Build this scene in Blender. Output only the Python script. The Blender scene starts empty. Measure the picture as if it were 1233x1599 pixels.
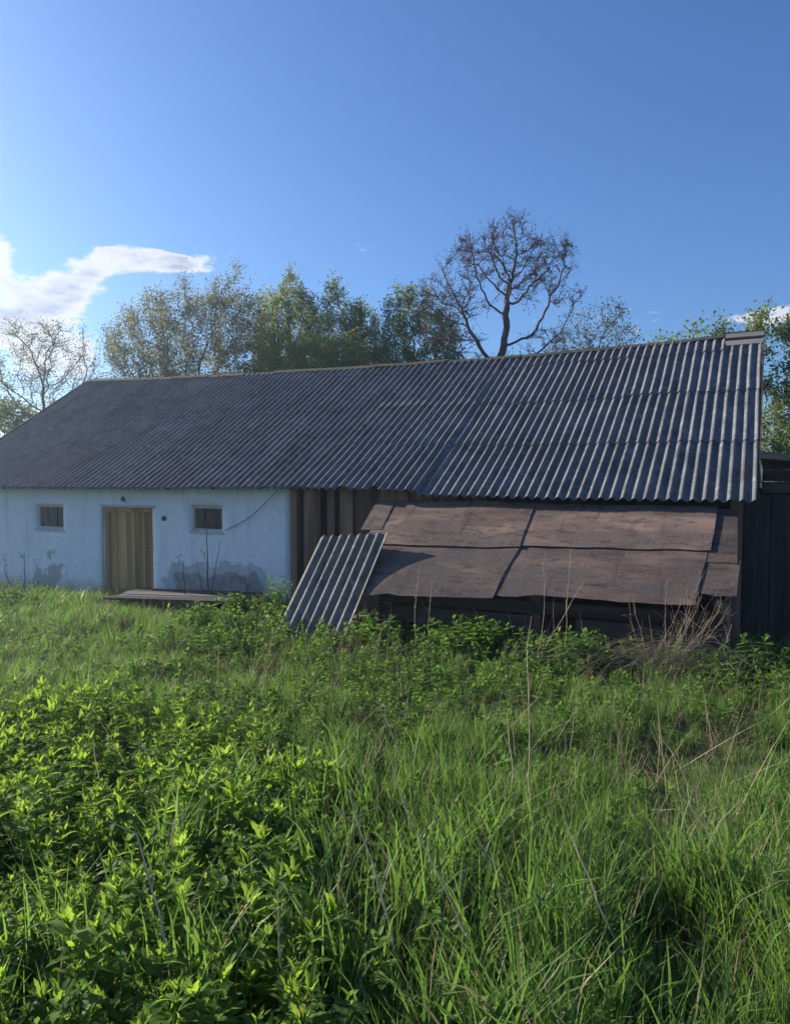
import bpy, math, random
import numpy as np
from mathutils import Vector, Matrix

# ------------------------------------------------------------------ camera, sky, sun, exposure
scene = bpy.context.scene
COL = scene.collection
R = math.radians
TH = R(25.5)                                     # the barn front is turned 25.5 degrees to the view
UX, UY = -math.cos(TH), math.sin(TH)             # u: along the barn front, towards its far end
VX, VY = math.sin(TH), math.cos(TH)              # v: into the barn
OX, OY = 4.6356, 9.9                             # u = v = 0: near corner of the eave

cam_data = bpy.data.cameras.new('camera')
cam = bpy.data.objects.new('camera', cam_data)
COL.objects.link(cam)
cam.location = (0, 0, 2.15)
cam.rotation_euler = (R(90) - math.atan(61.5 / 1200), 0, 0)
cam_data.sensor_fit = 'VERTICAL'
cam_data.sensor_height = 24
cam_data.lens = 24 * 1200 / 1599
cam_data.clip_start = 0.05
cam_data.clip_end = 2000
scene.camera = cam

SUN_EL, SUN_OFF = R(21), R(4)
sx = (UX * math.cos(SUN_OFF) + VX * math.sin(SUN_OFF)) * math.cos(SUN_EL)
sy = (UY * math.cos(SUN_OFF) + VY * math.sin(SUN_OFF)) * math.cos(SUN_EL)
SUN = Vector((sx, sy, math.sin(SUN_EL)))
sun_data = bpy.data.lights.new('sun', 'SUN')
sun_data.energy = 5.0
sun_data.angle = R(0.6)
sun_data.color = (1.0, 0.90, 0.75)
sun = bpy.data.objects.new('sun', sun_data)
sun.rotation_euler = SUN.to_track_quat('Z', 'Y').to_euler()
sun.location = SUN * 60
COL.objects.link(sun)

world = bpy.data.worlds.new('World')
scene.world = world
world.use_nodes = True


class NT:
    """small helper to wire shader or geometry nodes"""
    def __init__(s, tree):
        s.t = tree

    def n(s, kind, **kw):
        nd = s.t.nodes.new(kind)
        for k, v in kw.items():
            if k.startswith('i_'):
                key = k[2:]
                nd.inputs[int(key) if key.isdigit() else key.replace('_', ' ')].default_value = v
            else:
                setattr(nd, k, v)
        return nd

    def l(s, a, b):
        s.t.links.new(a, b)

    def math(s, op, a, b=None, c=None, clamp=False):
        nd = s.t.nodes.new('ShaderNodeMath')
        nd.operation = op
        nd.use_clamp = clamp
        for i, x in enumerate((a, b, c)):
            if x is None:
                continue
            if isinstance(x, (int, float)):
                nd.inputs[i].default_value = x
            else:
                s.l(x, nd.inputs[i])
        return nd.outputs[0]

    def maprange(s, x, a, b, c=0.0, d=1.0, smooth=True):
        nd = s.t.nodes.new('ShaderNodeMapRange')
        nd.interpolation_type = 'SMOOTHSTEP' if smooth else 'LINEAR'
        s.l(x, nd.inputs[0])
        for i, v in zip((1, 2, 3, 4), (a, b, c, d)):
            nd.inputs[i].default_value = v
        return nd.outputs[0]

    def mix(s, fac, a, b, blend='MIX'):
        nd = s.t.nodes.new('ShaderNodeMix')
        nd.data_type = 'RGBA'
        nd.blend_type = blend
        for sock, x in ((nd.inputs[0], fac), (nd.inputs[6], a), (nd.inputs[7], b)):
            if isinstance(x, (int, float)):
                sock.default_value = x
            elif isinstance(x, tuple):
                sock.default_value = x if len(x) == 4 else (*x, 1)
            else:
                s.l(x, sock)
        return nd.outputs[2]

    def noise(s, vec, scale, detail=4.0, rough=0.55, out=0):
        nd = s.t.nodes.new('ShaderNodeTexNoise')
        nd.inputs['Scale'].default_value = scale
        nd.inputs['Detail'].default_value = detail
        nd.inputs['Roughness'].default_value = rough
        if vec is not None:
            s.l(vec, nd.inputs['Vector'])
        return nd.outputs[out]

    def ramp(s, fac, stops):
        nd = s.t.nodes.new('ShaderNodeValToRGB')
        el = nd.color_ramp.elements
        while len(el) < len(stops):
            el.new(0.5)
        for e, (p, c) in zip(el, stops):
            e.position = p
            e.color = (*c, 1)
        s.l(fac, nd.inputs[0])
        return nd.outputs[0]


def build_sky():
    t = world.node_tree
    t.nodes.clear()
    k = NT(t)
    sky = k.n('ShaderNodeTexSky', sky_type='NISHITA', sun_disc=False)
    sky.sun_elevation = SUN_EL
    sky.sun_rotation = math.atan2(SUN.x, SUN.y)
    sky.altitude = 150
    sky.air_density = 1.0
    sky.dust_density = 1.5
    sky.ozone_density = 2.6
    tc = k.n('ShaderNodeTexCoord')
    d = tc.outputs['Generated']
    sep = k.n('ShaderNodeSeparateXYZ')
    k.l(d, sep.inputs[0])
    X, Y, Z = sep.outputs
    az = k.math('ARCTAN2', X, Y)                                   # 0 straight ahead, negative to the left
    el = k.math('ARCSINE', Z)
    # clouds: broken cumulus low over the horizon, ragged edges from noise, thinner higher up
    comb = k.n('ShaderNodeCombineXYZ')
    k.l(k.math('MULTIPLY', az, 1.0), comb.inputs[0])
    k.l(k.math('MULTIPLY', el, 2.2), comb.inputs[1])
    big = k.noise(comb.outputs[0], 2.3, 2, 0.5)
    fine = k.noise(comb.outputs[0], 11.0, 7, 0.62)
    finer = k.noise(comb.outputs[0], 30.0, 6, 0.65)
    dens = k.math('MULTIPLY', k.math('SUBTRACT', big, 0.60), 2.0)
    dens = k.math('ADD', dens, k.math('MULTIPLY', k.math('SUBTRACT', fine, 0.5), 4.6))
    dens = k.math('ADD', dens, k.math('MULTIPLY', k.math('SUBTRACT', finer, 0.5), 2.2))
    band = k.math('ABSOLUTE', k.math('DIVIDE', k.math('SUBTRACT', el, R(11)), R(16)))
    dens = k.math('SUBTRACT', dens, k.math('MULTIPLY', band, 0.9))
    # individual cloud bodies: azimuth, elevation, half width, half height (degrees), weight
    for a, e, w, h, g in [(-15.6, 14.5, 2.4, 0.55, 1.7), (-18.2, 14.5, 2.2, 0.85, 1.6), (-20.8, 13.9, 1.7, 1.0, 1.5), (-22.3, 12.6, 1.7, 1.1, 1.6), (-24.2, 11.4, 1.9, 1.3, 1.6), (-27.6, 14.6, 1.9, 0.8, 1.8), (-28.2, 12.9, 2.2, 1.1, 1.9),
                          (-24.6, 8.2, 2.8, 2.2, 1.25), (-27.8, 9.6, 1.6, 1.2, 1.4), (-27.4, 17.6, 0.9, 0.9, 1.4), (26.2, 10.3, 2.6, 0.6, 1.5), (-21.8, 17.5, 1.0, 0.35, 1.75), (-33, 11, 5, 3, 1.3), (-40, 15, 7, 3, 1.3),
                          (-58, 17, 11, 5, 1.0), (44, 12, 9, 2.5, 1.2), (95, 14, 20, 4, 1.2), (150, 12, 18, 4, 1.2), (-110, 15, 20, 5, 1.1), (-160, 13, 16, 4, 1.2)]:
        dx = k.math('DIVIDE', k.math('SUBTRACT', az, R(a)), R(w))
        dy = k.math('DIVIDE', k.math('SUBTRACT', el, R(e)), R(h))
        rr = k.math('SQRT', k.math('ADD', k.math('MULTIPLY', dx, dx), k.math('MULTIPLY', dy, dy)))
        b = k.maprange(rr, 0.2, 1.9, g, 0.0)
        dens = k.math('ADD', dens, b)
    cover = k.maprange(dens, 0.40, 1.15, 0.0, 1.0)
    thick = k.maprange(dens, 0.75, 2.0, 0.0, 1.0)
    # lit side towards the sun, thicker bodies are greyer underneath
    belly = k.maprange(k.noise(comb.outputs[0], 8.0, 5, 0.6), 0.40, 0.60, 0.0, 1.0)
    shade = k.math('MULTIPLY', thick, belly)
    ccol = k.mix(shade, (8.2, 8.2, 8.5), (3.9, 4.4, 5.8))
    clear = k.mix(1.0, sky.outputs[0], SKY_TINT, 'MULTIPLY')       # the camera's cool white balance
    col = k.mix(k.math('MULTIPLY', cover, 0.86), clear, ccol)
    bg = k.n('ShaderNodeBackground', i_Strength=0.059)
    k.l(col, bg.inputs[0])
    out = k.n('ShaderNodeOutputWorld')
    k.l(bg.outputs[0], out.inputs[0])


SKY_TINT = (0.72, 1.04, 1.50)
build_sky()
vs = scene.view_settings
vs.view_transform = 'Standard'
vs.look = 'None'
vs.exposure = 1.0
vs.gamma = 1.0
vs.use_curve_mapping = False
scene.render.engine = 'CYCLES'
scene.cycles.max_bounces = 5
scene.cycles.diffuse_bounces = 3
scene.cycles.glossy_bounces = 2
scene.cycles.transmission_bounces = 4
scene.cycles.transparent_max_bounces = 8
scene.cycles.use_denoising = True
scene.cycles.use_adaptive_sampling = True
scene.cycles.adaptive_threshold = 0.03

rng = np.random.default_rng(7)
random.seed(7)


# ------------------------------------------------------------------ numeric helpers
def hash2(ix, iy, seed):
    n = (ix * 374761393 + iy * 668265263 + seed * 974634317) & 0x7FFFFFFF
    n = ((n ^ (n >> 13)) * 1274126177) & 0x7FFFFFFF
    n = n ^ (n >> 16)
    return (n & 0xFFFF) / 65535.0


def vnoise(x, y, seed=0):
    x = np.asarray(x, float)
    y = np.asarray(y, float)
    ix = np.floor(x).astype(np.int64)
    iy = np.floor(y).astype(np.int64)
    fx = x - ix
    fy = y - iy
    fx = fx * fx * (3 - 2 * fx)
    fy = fy * fy * (3 - 2 * fy)
    a = hash2(ix, iy, seed)
    b = hash2(ix + 1, iy, seed)
    c = hash2(ix, iy + 1, seed)
    d = hash2(ix + 1, iy + 1, seed)
    return (a + (b - a) * fx) * (1 - fy) + (c + (d - c) * fx) * fy


def fbm(x, y, seed=0, oct=3):
    s, a, t = 0.0, 1.0, 0.0
    for o in range(oct):
        s = s + a * vnoise(np.asarray(x) * 2 ** o, np.asarray(y) * 2 ** o, seed + o * 17)
        t += a
        a *= 0.5
    return s / t


def to_uv(x, y):
    dx, dy = np.asarray(x) - OX, np.asarray(y) - OY
    return dx * UX + dy * UY, dx * VX + dy * VY


def to_xy(u, v):
    return OX + u * UX + v * VX, OY + u * UY + v * VY


def height(x, y):
    u, v = to_uv(x, y)
    uu = np.clip(u, -6, 20)
    s = np.clip(-v / 10.9, 0, 1.3)
    z = -0.16 - 0.016 * uu + 0.62 * s ** 1.25
    amp = np.clip((-v - 0.2) / 2.5, 0.15, 1.0)
    return z + amp * (0.16 * (fbm(np.asarray(x) * 0.8 + 31, np.asarray(y) * 0.8 + 57, 3) - 0.5) + 0.07 * (vnoise(np.asarray(x) * 2.6, np.asarray(y) * 2.6, 9) - 0.5))


def W(u, v, z):
    x, y = to_xy(u, v)
    return Vector((x, y, z))


# ------------------------------------------------------------------ object helpers
def tag(o, label=None, cat=None, group=None, kind=None):
    if label:
        o['label'] = label
    if cat:
        o['category'] = cat
    if group:
        o['group'] = group
    if kind:
        o['kind'] = kind
    return o


def link(name, me, mat=None, parent=None):
    if mat is not None and len(me.materials) == 0:
        me.materials.append(mat)
    o = bpy.data.objects.new(name, me)
    COL.objects.link(o)
    if parent is not None:
        o.parent = parent
    return o


def empty(name, loc, rz=0.0, label=None, cat=None, group=None):
    o = bpy.data.objects.new(name, None)
    o.empty_display_size = 0.2
    o.location = loc
    o.rotation_euler = (0, 0, rz)
    COL.objects.link(o)
    return tag(o, label, cat, group)


def part_empty(name, parent):
    o = bpy.data.objects.new(name, None)
    COL.objects.link(o)
    o.parent = parent
    return o


def mesh_np(name, verts, faces, smooth=False, attr=None, mat=None, crease=None):
    """verts Nx3, faces MxK (K = 3 or 4) or list of such arrays"""
    me = bpy.data.meshes.new(name)
    verts = np.asarray(verts, np.float32)
    if not isinstance(faces, list):
        faces = [faces]
    faces = [np.asarray(f, np.int32) for f in faces if len(f)]
    loops = np.concatenate([f.ravel() for f in faces])
    sizes = np.concatenate([np.full(len(f), f.shape[1], np.int32) for f in faces])
    starts = np.concatenate([[0], np.cumsum(sizes)[:-1]]).astype(np.int32)
    me.vertices.add(len(verts))
    me.vertices.foreach_set('co', verts.ravel())
    me.loops.add(len(loops))
    me.loops.foreach_set('vertex_index', loops)
    me.polygons.add(len(sizes))
    me.polygons.foreach_set('loop_start', starts)
    me.polygons.foreach_set('loop_total', sizes)
    if smooth:                                             # an int smooths only the first so many faces
        me.polygons.foreach_set('use_smooth', np.arange(len(sizes)) < (len(sizes) if smooth is True else smooth))
    if attr:
        for an, av in attr.items():
            a = me.attributes.new(an, 'FLOAT', 'POINT')
            a.data.foreach_set('value', np.asarray(av, np.float32).ravel())
    me.update(calc_edges=True)
    if crease:
        me.set_sharp_from_angle(angle=R(crease))
    if mat is not None:
        me.materials.append(mat)
    return me


class MB:
    """collects boxes, tubes and sheets into one mesh"""
    def __init__(s):
        s.v, s.f = [], []

    def add(s, vs, fs):
        b = len(s.v)
        s.v += [tuple(p) for p in vs]
        s.f += [tuple(i + b for i in f) for f in fs]

    def hexa(s, p):
        """eight corners: bottom ring 0-3, top ring 4-7"""
        s.add(p, [(3, 2, 1, 0), (4, 5, 6, 7), (0, 1, 5, 4), (1, 2, 6, 5), (2, 3, 7, 6), (3, 0, 4, 7)])

    def box(s, x0, x1, y0, y1, z0, z1, j=0.0):
        r = lambda: random.uniform(-j, j)
        s.hexa([(x0 + r(), y0 + r(), z0 + r()), (x1 + r(), y0 + r(), z0 + r()), (x1 + r(), y1 + r(), z0 + r()), (x0 + r(), y1 + r(), z0 + r()),
                (x0 + r(), y0 + r(), z1 + r()), (x1 + r(), y0 + r(), z1 + r()), (x1 + r(), y1 + r(), z1 + r()), (x0 + r(), y1 + r(), z1 + r())])

    def tube(s, pts, radii, k=6):
        v, f = tube_np([(np.array([tuple(p) for p in pts], float), np.array(radii, float))], k)
        s.add(v.tolist(), f.tolist())

    def mesh(s, name, smooth=False):
        me = bpy.data.meshes.new(name)
        me.from_pydata([tuple(map(float, p)) for p in s.v], [], s.f)
        if smooth:
            me.polygons.foreach_set('use_smooth', [True] * len(me.polygons))
        me.update()
        return me

    def build(s, name, mat, parent=None, smooth=False, bevel=0.0):
        o = link(name, s.mesh(name, smooth), mat, parent)
        if bevel:
            m = o.modifiers.new('edge', 'BEVEL')
            m.width = bevel
            m.segments = 1
            m.limit_method = 'ANGLE'
        return o


def tube_np(branches, k=5):
    """branches: list of (points, radii); every branch becomes a k-sided tapered tube"""
    V, F, base = [], [], 0
    ang = np.arange(k) * 2 * np.pi / k
    ca, sa = np.cos(ang), np.sin(ang)
    for pts, rad in branches:
        n = len(pts)
        d = np.gradient(pts, axis=0)
        d /= np.linalg.norm(d, axis=1)[:, None] + 1e-9
        ref = np.array([0.3, 0.9, 0.1]) if abs(d[0][2]) > 0.8 else np.array([0.0, 0.0, 1.0])
        a = np.cross(d, ref)
        a /= np.linalg.norm(a, axis=1)[:, None] + 1e-9
        b = np.cross(d, a)
        ring = pts[:, None, :] + rad[:, None, None] * (a[:, None, :] * ca[None, :, None] + b[:, None, :] * sa[None, :, None])
        V.append(ring.reshape(-1, 3))
        i = (np.arange(n - 1)[:, None] * k + np.arange(k)[None, :])
        j = (np.arange(n - 1)[:, None] * k + (np.arange(k) + 1)[None, :] % k)
        F.append(np.stack([i, j, j + k, i + k], -1).reshape(-1, 4) + base)
        base += n * k
    return np.concatenate(V), np.concatenate(F)


# ------------------------------------------------------------------ materials
def new_mat(name):
    m = bpy.data.materials.new(name)
    m.use_nodes = True
    t = m.node_tree
    t.nodes.clear()
    k = NT(t)
    out = k.n('ShaderNodeOutputMaterial')
    return m, k, out


def principled(k, out, col, rough=0.8, bump=None, bstr=0.4, bdist=0.01, spec=0.3, metal=0.0):
    p = k.n('ShaderNodeBsdfPrincipled')
    p.inputs['Specular IOR Level'].default_value = spec
    p.inputs['Metallic'].default_value = metal
    if isinstance(col, tuple):
        p.inputs['Base Color'].default_value = (*col, 1)
    else:
        k.l(col, p.inputs['Base Color'])
    if isinstance(rough, (int, float)):
        p.inputs['Roughness'].default_value = rough
    else:
        k.l(rough, p.inputs['Roughness'])
    if bump is not None:
        b = k.n('ShaderNodeBump', i_Strength=bstr, i_Distance=bdist)
        k.l(bump, b.inputs['Height'])
        k.l(b.outputs[0], p.inputs['Normal'])
    k.l(p.outputs[0], out.inputs[0])
    return p


def coords(k, stretch=(1, 1, 1), kind='Object'):
    tc = k.n('ShaderNodeTexCoord')
    mp = k.n('ShaderNodeMapping')
    mp.inputs['Scale'].default_value = stretch
    k.l(tc.outputs[kind], mp.inputs[0])
    oi = k.n('ShaderNodeObjectInfo')
    off = k.n('ShaderNodeVectorMath', operation='SCALE')
    comb = k.n('ShaderNodeCombineXYZ')
    for i in range(3):
        k.l(oi.outputs['Random'], comb.inputs[i])
    k.l(comb.outputs[0], off.inputs[0])
    off.inputs['Scale'].default_value = 37.0
    add = k.n('ShaderNodeVectorMath', operation='ADD')
    k.l(mp.outputs[0], add.inputs[0])
    k.l(off.outputs[0], add.inputs[1])
    return add.outputs[0], oi.outputs['Random'], tc.outputs[kind]


def mat_wood(name, dark, light, stretch, rough=0.85, tone=0.5, vary=(0.7, 1.35)):
    """weathered boards; stretch squeezes the noise along the grain"""
    m, k, out = new_mat(name)
    vec, rnd, _ = coords(k, stretch)
    g = k.noise(vec, 1.0, 8, 0.65)
    b = k.noise(vec, 0.25, 3, 0.5)
    col = k.ramp(g, [(0.28, dark), (0.72, light)])
    col = k.mix(k.maprange(b, 0.35, 0.65), col, tuple(0.55 * c for c in dark))
    col = k.mix(tone, col, k.mix(rnd, tuple(0.6 * c for c in light), light), 'MULTIPLY') if tone else col
    br = k.n('ShaderNodeHueSaturation')
    k.l(col, br.inputs['Color'])
    k.l(k.maprange(rnd, 0, 1, vary[0], vary[1], False), br.inputs['Value'])
    principled(k, out, br.outputs[0], rough, g, 0.6, 0.012, 0.2)
    return m


def mat_asbestos(name, lo, hi, warm):
    m, k, out = new_mat(name)
    vec, rnd, obj = coords(k)
    n1 = k.noise(vec, 2.2, 6, 0.6)
    n2 = k.noise(vec, 38.0, 4, 0.7)
    n3 = k.noise(obj, 0.55, 3, 0.6)
    mid = k.noise(vec, 9.0, 5, 0.65)
    strk = k.n('ShaderNodeMapping')
    strk.inputs['Scale'].default_value = (9.0, 0.9, 0.9)
    k.l(vec, strk.inputs[0])
    n4 = k.noise(strk.outputs[0], 1.0, 5, 0.6)                                              # runs down the slope
    col = k.ramp(n1, [(0.3, lo), (0.7, hi)])
    col = k.mix(k.maprange(n4, 0.48, 0.68, 0, 0.6), col, tuple(c * 0.5 for c in lo))
    col = k.mix(k.maprange(n2, 0.55, 0.75, 0, 0.6), col, tuple(c * 0.4 for c in lo))         # dark lichen specks
    col = k.mix(k.maprange(mid, 0.57, 0.68, 0, 0.8), col, tuple(min(1, c * 1.45) for c in hi))  # pale lichen crusts
    col = k.mix(k.maprange(mid, 0.44, 0.32, 0, 0.75), col, tuple(c * 0.45 for c in lo))
    col = k.mix(k.maprange(n3, 0.5, 0.72, 0, 0.55), col, warm)
    hs = k.n('ShaderNodeHueSaturation')
    k.l(col, hs.inputs['Color'])
    k.l(k.maprange(rnd, 0, 1, 0.90, 1.10, False), hs.inputs['Value'])
    principled(k, out, hs.outputs[0], 0.88, n2, 0.5, 0.006, 0.25)
    return m


def mat_plaster():
    m, k, out = new_mat('lime_plaster')
    tc = k.n('ShaderNodeTexCoord')
    obj = tc.outputs['Object']
    sep = k.n('ShaderNodeSeparateXYZ')
    k.l(obj, sep.inputs[0])
    X, Z = sep.outputs[0], sep.outputs[2]                   # X = -u
    n1 = k.noise(obj, 1.1, 5, 0.6)
    n2 = k.noise(obj, 6.0, 6, 0.65)
    n3 = k.noise(obj, 40.0, 3, 0.6)
    col = k.ramp(n1, [(0.3, (0.74, 0.77, 0.81)), (0.7, (0.82, 0.85, 0.88))])
    col = k.mix(k.maprange(n2, 0.60, 0.74, 0, 0.35), col, (0.55, 0.54, 0.52))
    nj = k.noise(obj, 2.4, 6, 0.55)
    # limewash fallen off around the low patch between door and corner
    def patch(u0, z0, ru, rz, jag):
        dx = k.math('DIVIDE', k.math('ADD', X, u0), ru)
        dz = k.math('DIVIDE', k.math('SUBTRACT', Z, z0), rz)
        dx = k.math('POWER', k.math('ABSOLUTE', dx), 3.0)
        dz = k.math('POWER', k.math('ABSOLUTE', dz), 2.4)
        rr = k.math('ADD', dx, dz)
        return k.math('ADD', rr, k.math('MULTIPLY', k.math('SUBTRACT', nj, 0.5), jag))
    p1 = k.math('ADD', patch(8.9, -0.2, 1.32, 0.70, 2.6), k.math('MULTIPLY', k.math('SUBTRACT', n3, 0.5), 0.5))
    peel = k.maprange(p1, 0.98, 1.04, 1, 0)
    deep = k.maprange(patch(8.9, -0.25, 1.12, 0.58, 3.0), 0.8, 1.1, 1, 0)
    p2 = k.maprange(k.math('ADD', patch(13.2, 0.0, 0.75, 0.55, 7.0), k.math('MULTIPLY', k.math('SUBTRACT', n3, 0.5), 2.0)), 0.10, 0.20, 1, 0)
    grey = k.ramp(n2, [(0.3, (0.46, 0.47, 0.48)), (0.7, (0.58, 0.60, 0.62))])
    dark = k.ramp(n2, [(0.3, (0.19, 0.18, 0.18)), (0.7, (0.42, 0.42, 0.42))])
    flake = k.math('MULTIPLY', k.maprange(k.noise(obj, 11.0, 5, 0.6), 0.60, 0.64, 0, 1), k.maprange(Z, 0.15, 0.75, 1, 0))
    peel = k.math('MAXIMUM', peel, k.math('MULTIPLY', flake, k.maprange(nj, 0.45, 0.55)))
    col = k.mix(peel, col, grey)
    col = k.mix(k.math('MULTIPLY', deep, peel), col, dark)
    col = k.mix(k.math('MULTIPLY', p2, 0.8), col, (0.36, 0.35, 0.35))
    vor = k.n('ShaderNodeTexVoronoi', feature='DISTANCE_TO_EDGE')
    vor.inputs['Scale'].default_value = 1.7
    warp = k.n('ShaderNodeVectorMath', operation='ADD')
    k.l(obj, warp.inputs[0])
    k.l(k.noise(obj, 3.0, 4, 0.6, out=1), warp.inputs[1])
    k.l(warp.outputs[0], vor.inputs['Vector'])
    crack = k.math('MULTIPLY', k.maprange(vor.outputs['Distance'], 0.004, 0.012, 0.55, 0.0), k.maprange(n1, 0.48, 0.56))
    col = k.mix(crack, col, (0.30, 0.30, 0.32))
    drip = k.n('ShaderNodeMapping')
    drip.inputs['Scale'].default_value = (5.0, 5.0, 0.5)
    k.l(obj, drip.inputs[0])
    col = k.mix(k.maprange(k.noise(drip.outputs[0], 1.0, 5, 0.6), 0.52, 0.72, 0.0, 0.35), col, (0.46, 0.47, 0.48))
    # mud splashed on the foot of the wall
    foot = k.maprange(k.math('ADD', Z, k.math('MULTIPLY', n2, 0.35)), -0.20, 0.28, 0.7, 0.0)
    col = k.mix(foot, col, (0.30, 0.29, 0.26))
    h = k.math('SUBTRACT', k.math('MULTIPLY', n2, 0.5), k.math('MULTIPLY', peel, 1.1))
    h = k.math('ADD', h, k.math('MULTIPLY', n3, 0.15))
    principled(k, out, col, 0.92, h, 0.55, 0.02, 0.15)
    return m


def mat_felt(name, A, B_, C, grey, greyfac):
    """old rusty roofing sheet: red brown with grey, bare patches"""
    m, k, out = new_mat(name)
    vec, rnd, obj = coords(k, (0.8, 2.4, 2.4))
    n1 = k.noise(vec, 1.3, 6, 0.62)
    n2 = k.noise(obj, 30.0, 4, 0.7)
    n3 = k.noise(vec, 0.8, 3, 0.5)
    col = k.ramp(n1, [(0.36, A), (0.50, B_), (0.64, C)])
    col = k.mix(k.maprange(n3, 0.46 - 0.1 * greyfac, 0.62, 0, 0.85), col, grey)
    col = k.mix(k.maprange(n2, 0.55, 0.8, 0, 0.6), col, (0.23, 0.17, 0.145))
    n4 = k.noise(obj, 55.0, 4, 0.75)
    n5 = k.noise(vec, 4.5, 6, 0.7)
    col = k.mix(k.maprange(n4, 0.42, 0.68, 0.0, 0.55), col, tuple(1.25 * c for c in C))
    col = k.mix(k.maprange(n5, 0.50, 0.66, 0.0, 0.8), col, tuple(0.6 * c for c in A))
    run = k.n('ShaderNodeMapping')
    run.inputs['Scale'].default_value = (7.0, 0.7, 0.7)
    k.l(obj, run.inputs[0])
    col = k.mix(k.maprange(k.noise(run.outputs[0], 1.0, 5, 0.65), 0.55, 0.72, 0.0, 0.6), col, tuple(0.5 * c for c in A))   # dirt runs
    col = k.mix(k.maprange(k.noise(obj, 7.0, 6, 0.7), 0.62, 0.70, 0.0, 0.8), col, tuple(1.3 * c for c in C))              # bare scuffs
    hs = k.n('ShaderNodeHueSaturation')
    k.l(col, hs.inputs['Color'])
    k.l(k.maprange(rnd, 0, 1, 0.72, 1.22, False), hs.inputs['Value'])
    principled(k, out, hs.outputs[0], 0.75, k.math('ADD', n1, k.math('MULTIPLY', n2, 0.3)), 0.5, 0.012, 0.3)
    return m


def mat_plain(name, a, b, scale=8.0, rough=0.85, spec=0.25, bstr=0.4, metal=0.0):
    m, k, out = new_mat(name)
    vec, rnd, _ = coords(k)
    n = k.noise(vec, scale, 6, 0.65)
    principled(k, out, k.ramp(n, [(0.3, a), (0.7, b)]), rough, n, bstr, 0.01, spec, metal)
    return m


def mat_ground():
    m, k, out = new_mat('meadow_soil')
    tc = k.n('ShaderNodeTexCoord')
    n = k.noise(tc.outputs['Object'], 1.2, 8, 0.65)
    n2 = k.noise(tc.outputs['Object'], 16.0, 5, 0.7)
    col = k.ramp(n, [(0.3, (0.030, 0.044, 0.014)), (0.7, (0.058, 0.080, 0.024))])
    col = k.mix(k.maprange(n2, 0.5, 0.75, 0, 0.35), col, (0.085, 0.078, 0.042))
    principled(k, out, col, 0.95, n2, 0.8, 0.03, 0.1)
    return m


def mat_leaf(name, dark, light, trans, dry=None, rough=0.45, tfac=0.42, attr_kind='INSTANCER'):
    """leaf or blade: reflecting front, light shining through; 'bl' varies per blade, 'tint' per plant"""
    m, k, out = new_mat(name)
    a = k.n('ShaderNodeAttribute', attribute_name='bl', attribute_type='GEOMETRY')
    if attr_kind == 'INSTANCER':
        t = k.n('ShaderNodeAttribute', attribute_name='tint', attribute_type='INSTANCER').outputs['Fac']
    else:
        t = k.n('ShaderNodeObjectInfo').outputs['Random']
    f = k.math('ADD', k.math('MULTIPLY', a.outputs['Fac'], 0.55), k.math('MULTIPLY', t, 0.55), clamp=True)
    col = k.mix(f, dark, light)
    tcol = k.mix(f, tuple(c * 0.75 for c in trans), trans)
    if dry is not None:
        isdry = k.math('GREATER_THAN', a.outputs['Fac'], 0.95)
        col = k.mix(isdry, col, dry)
        tcol = k.mix(isdry, tcol, tuple(c * 0.8 for c in dry))
    p = k.n('ShaderNodeBsdfPrincipled', i_Roughness=rough)
    p.inputs['Specular IOR Level'].default_value = 0.14
    k.l(col, p.inputs['Base Color'])
    tr = k.n('ShaderNodeBsdfTranslucent')
    k.l(tcol, tr.inputs[0])
    mx = k.n('ShaderNodeMixShader')
    mx.inputs[0].default_value = tfac
    k.l(p.outputs[0], mx.inputs[1])
    k.l(tr.outputs[0], mx.inputs[2])
    k.l(mx.outputs[0], out.inputs[0])
    return m


def mat_stem(name, a, b):
    """pithy dead stem: pale, a little light passes through"""
    m, k, out = new_mat(name)
    vec, rnd, _ = coords(k)
    col = k.ramp(k.noise(vec, 14.0, 4, 0.6), [(0.3, a), (0.7, b)])
    d = k.n('ShaderNodeBsdfDiffuse')
    t = k.n('ShaderNodeBsdfTranslucent')
    k.l(col, d.inputs[0])
    k.l(col, t.inputs[0])
    mx = k.n('ShaderNodeMixShader')
    mx.inputs[0].default_value = 0.2
    k.l(d.outputs[0], mx.inputs[1])
    k.l(t.outputs[0], mx.inputs[2])
    k.l(mx.outputs[0], out.inputs[0])
    return m


M = {}
M['roof'] = mat_asbestos('weathered_asbestos_cement', (0.092, 0.096, 0.108), (0.185, 0.187, 0.195), (0.125, 0.105, 0.108))
M['sheet'] = mat_asbestos('loose_asbestos_cement', (0.10, 0.098, 0.092), (0.21, 0.20, 0.185), (0.13, 0.115, 0.08))
M['ridge'] = mat_plain('mossy_ridge', (0.030, 0.030, 0.024), (0.095, 0.085, 0.062), 7.0)
M['plaster'] = mat_plaster()
M['gable'] = mat_plain('gable_plaster', (0.6, 0.6, 0.6), (0.75, 0.75, 0.75), 3.0)
M['board_v'] = mat_wood('dark_upright_boards', (0.20, 0.115, 0.082), (0.50, 0.31, 0.22), (14, 14, 0.9), tone=0.0)
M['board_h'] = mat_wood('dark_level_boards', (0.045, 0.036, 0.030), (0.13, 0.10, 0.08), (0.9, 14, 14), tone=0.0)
M['old_black'] = mat_wood('tarred_boards', (0.034, 0.030, 0.029), (0.095, 0.083, 0.076), (12, 12, 0.9), tone=0.0)
M['grey_h'] = mat_wood('grey_level_boards', (0.13, 0.11, 0.09), (0.30, 0.26, 0.215), (0.8, 14, 14), tone=0.0)
M['board_grey'] = mat_wood('rain_greyed_boards', (0.10, 0.092, 0.085), (0.25, 0.23, 0.215), (0.8, 14, 14), tone=0.0)
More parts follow.
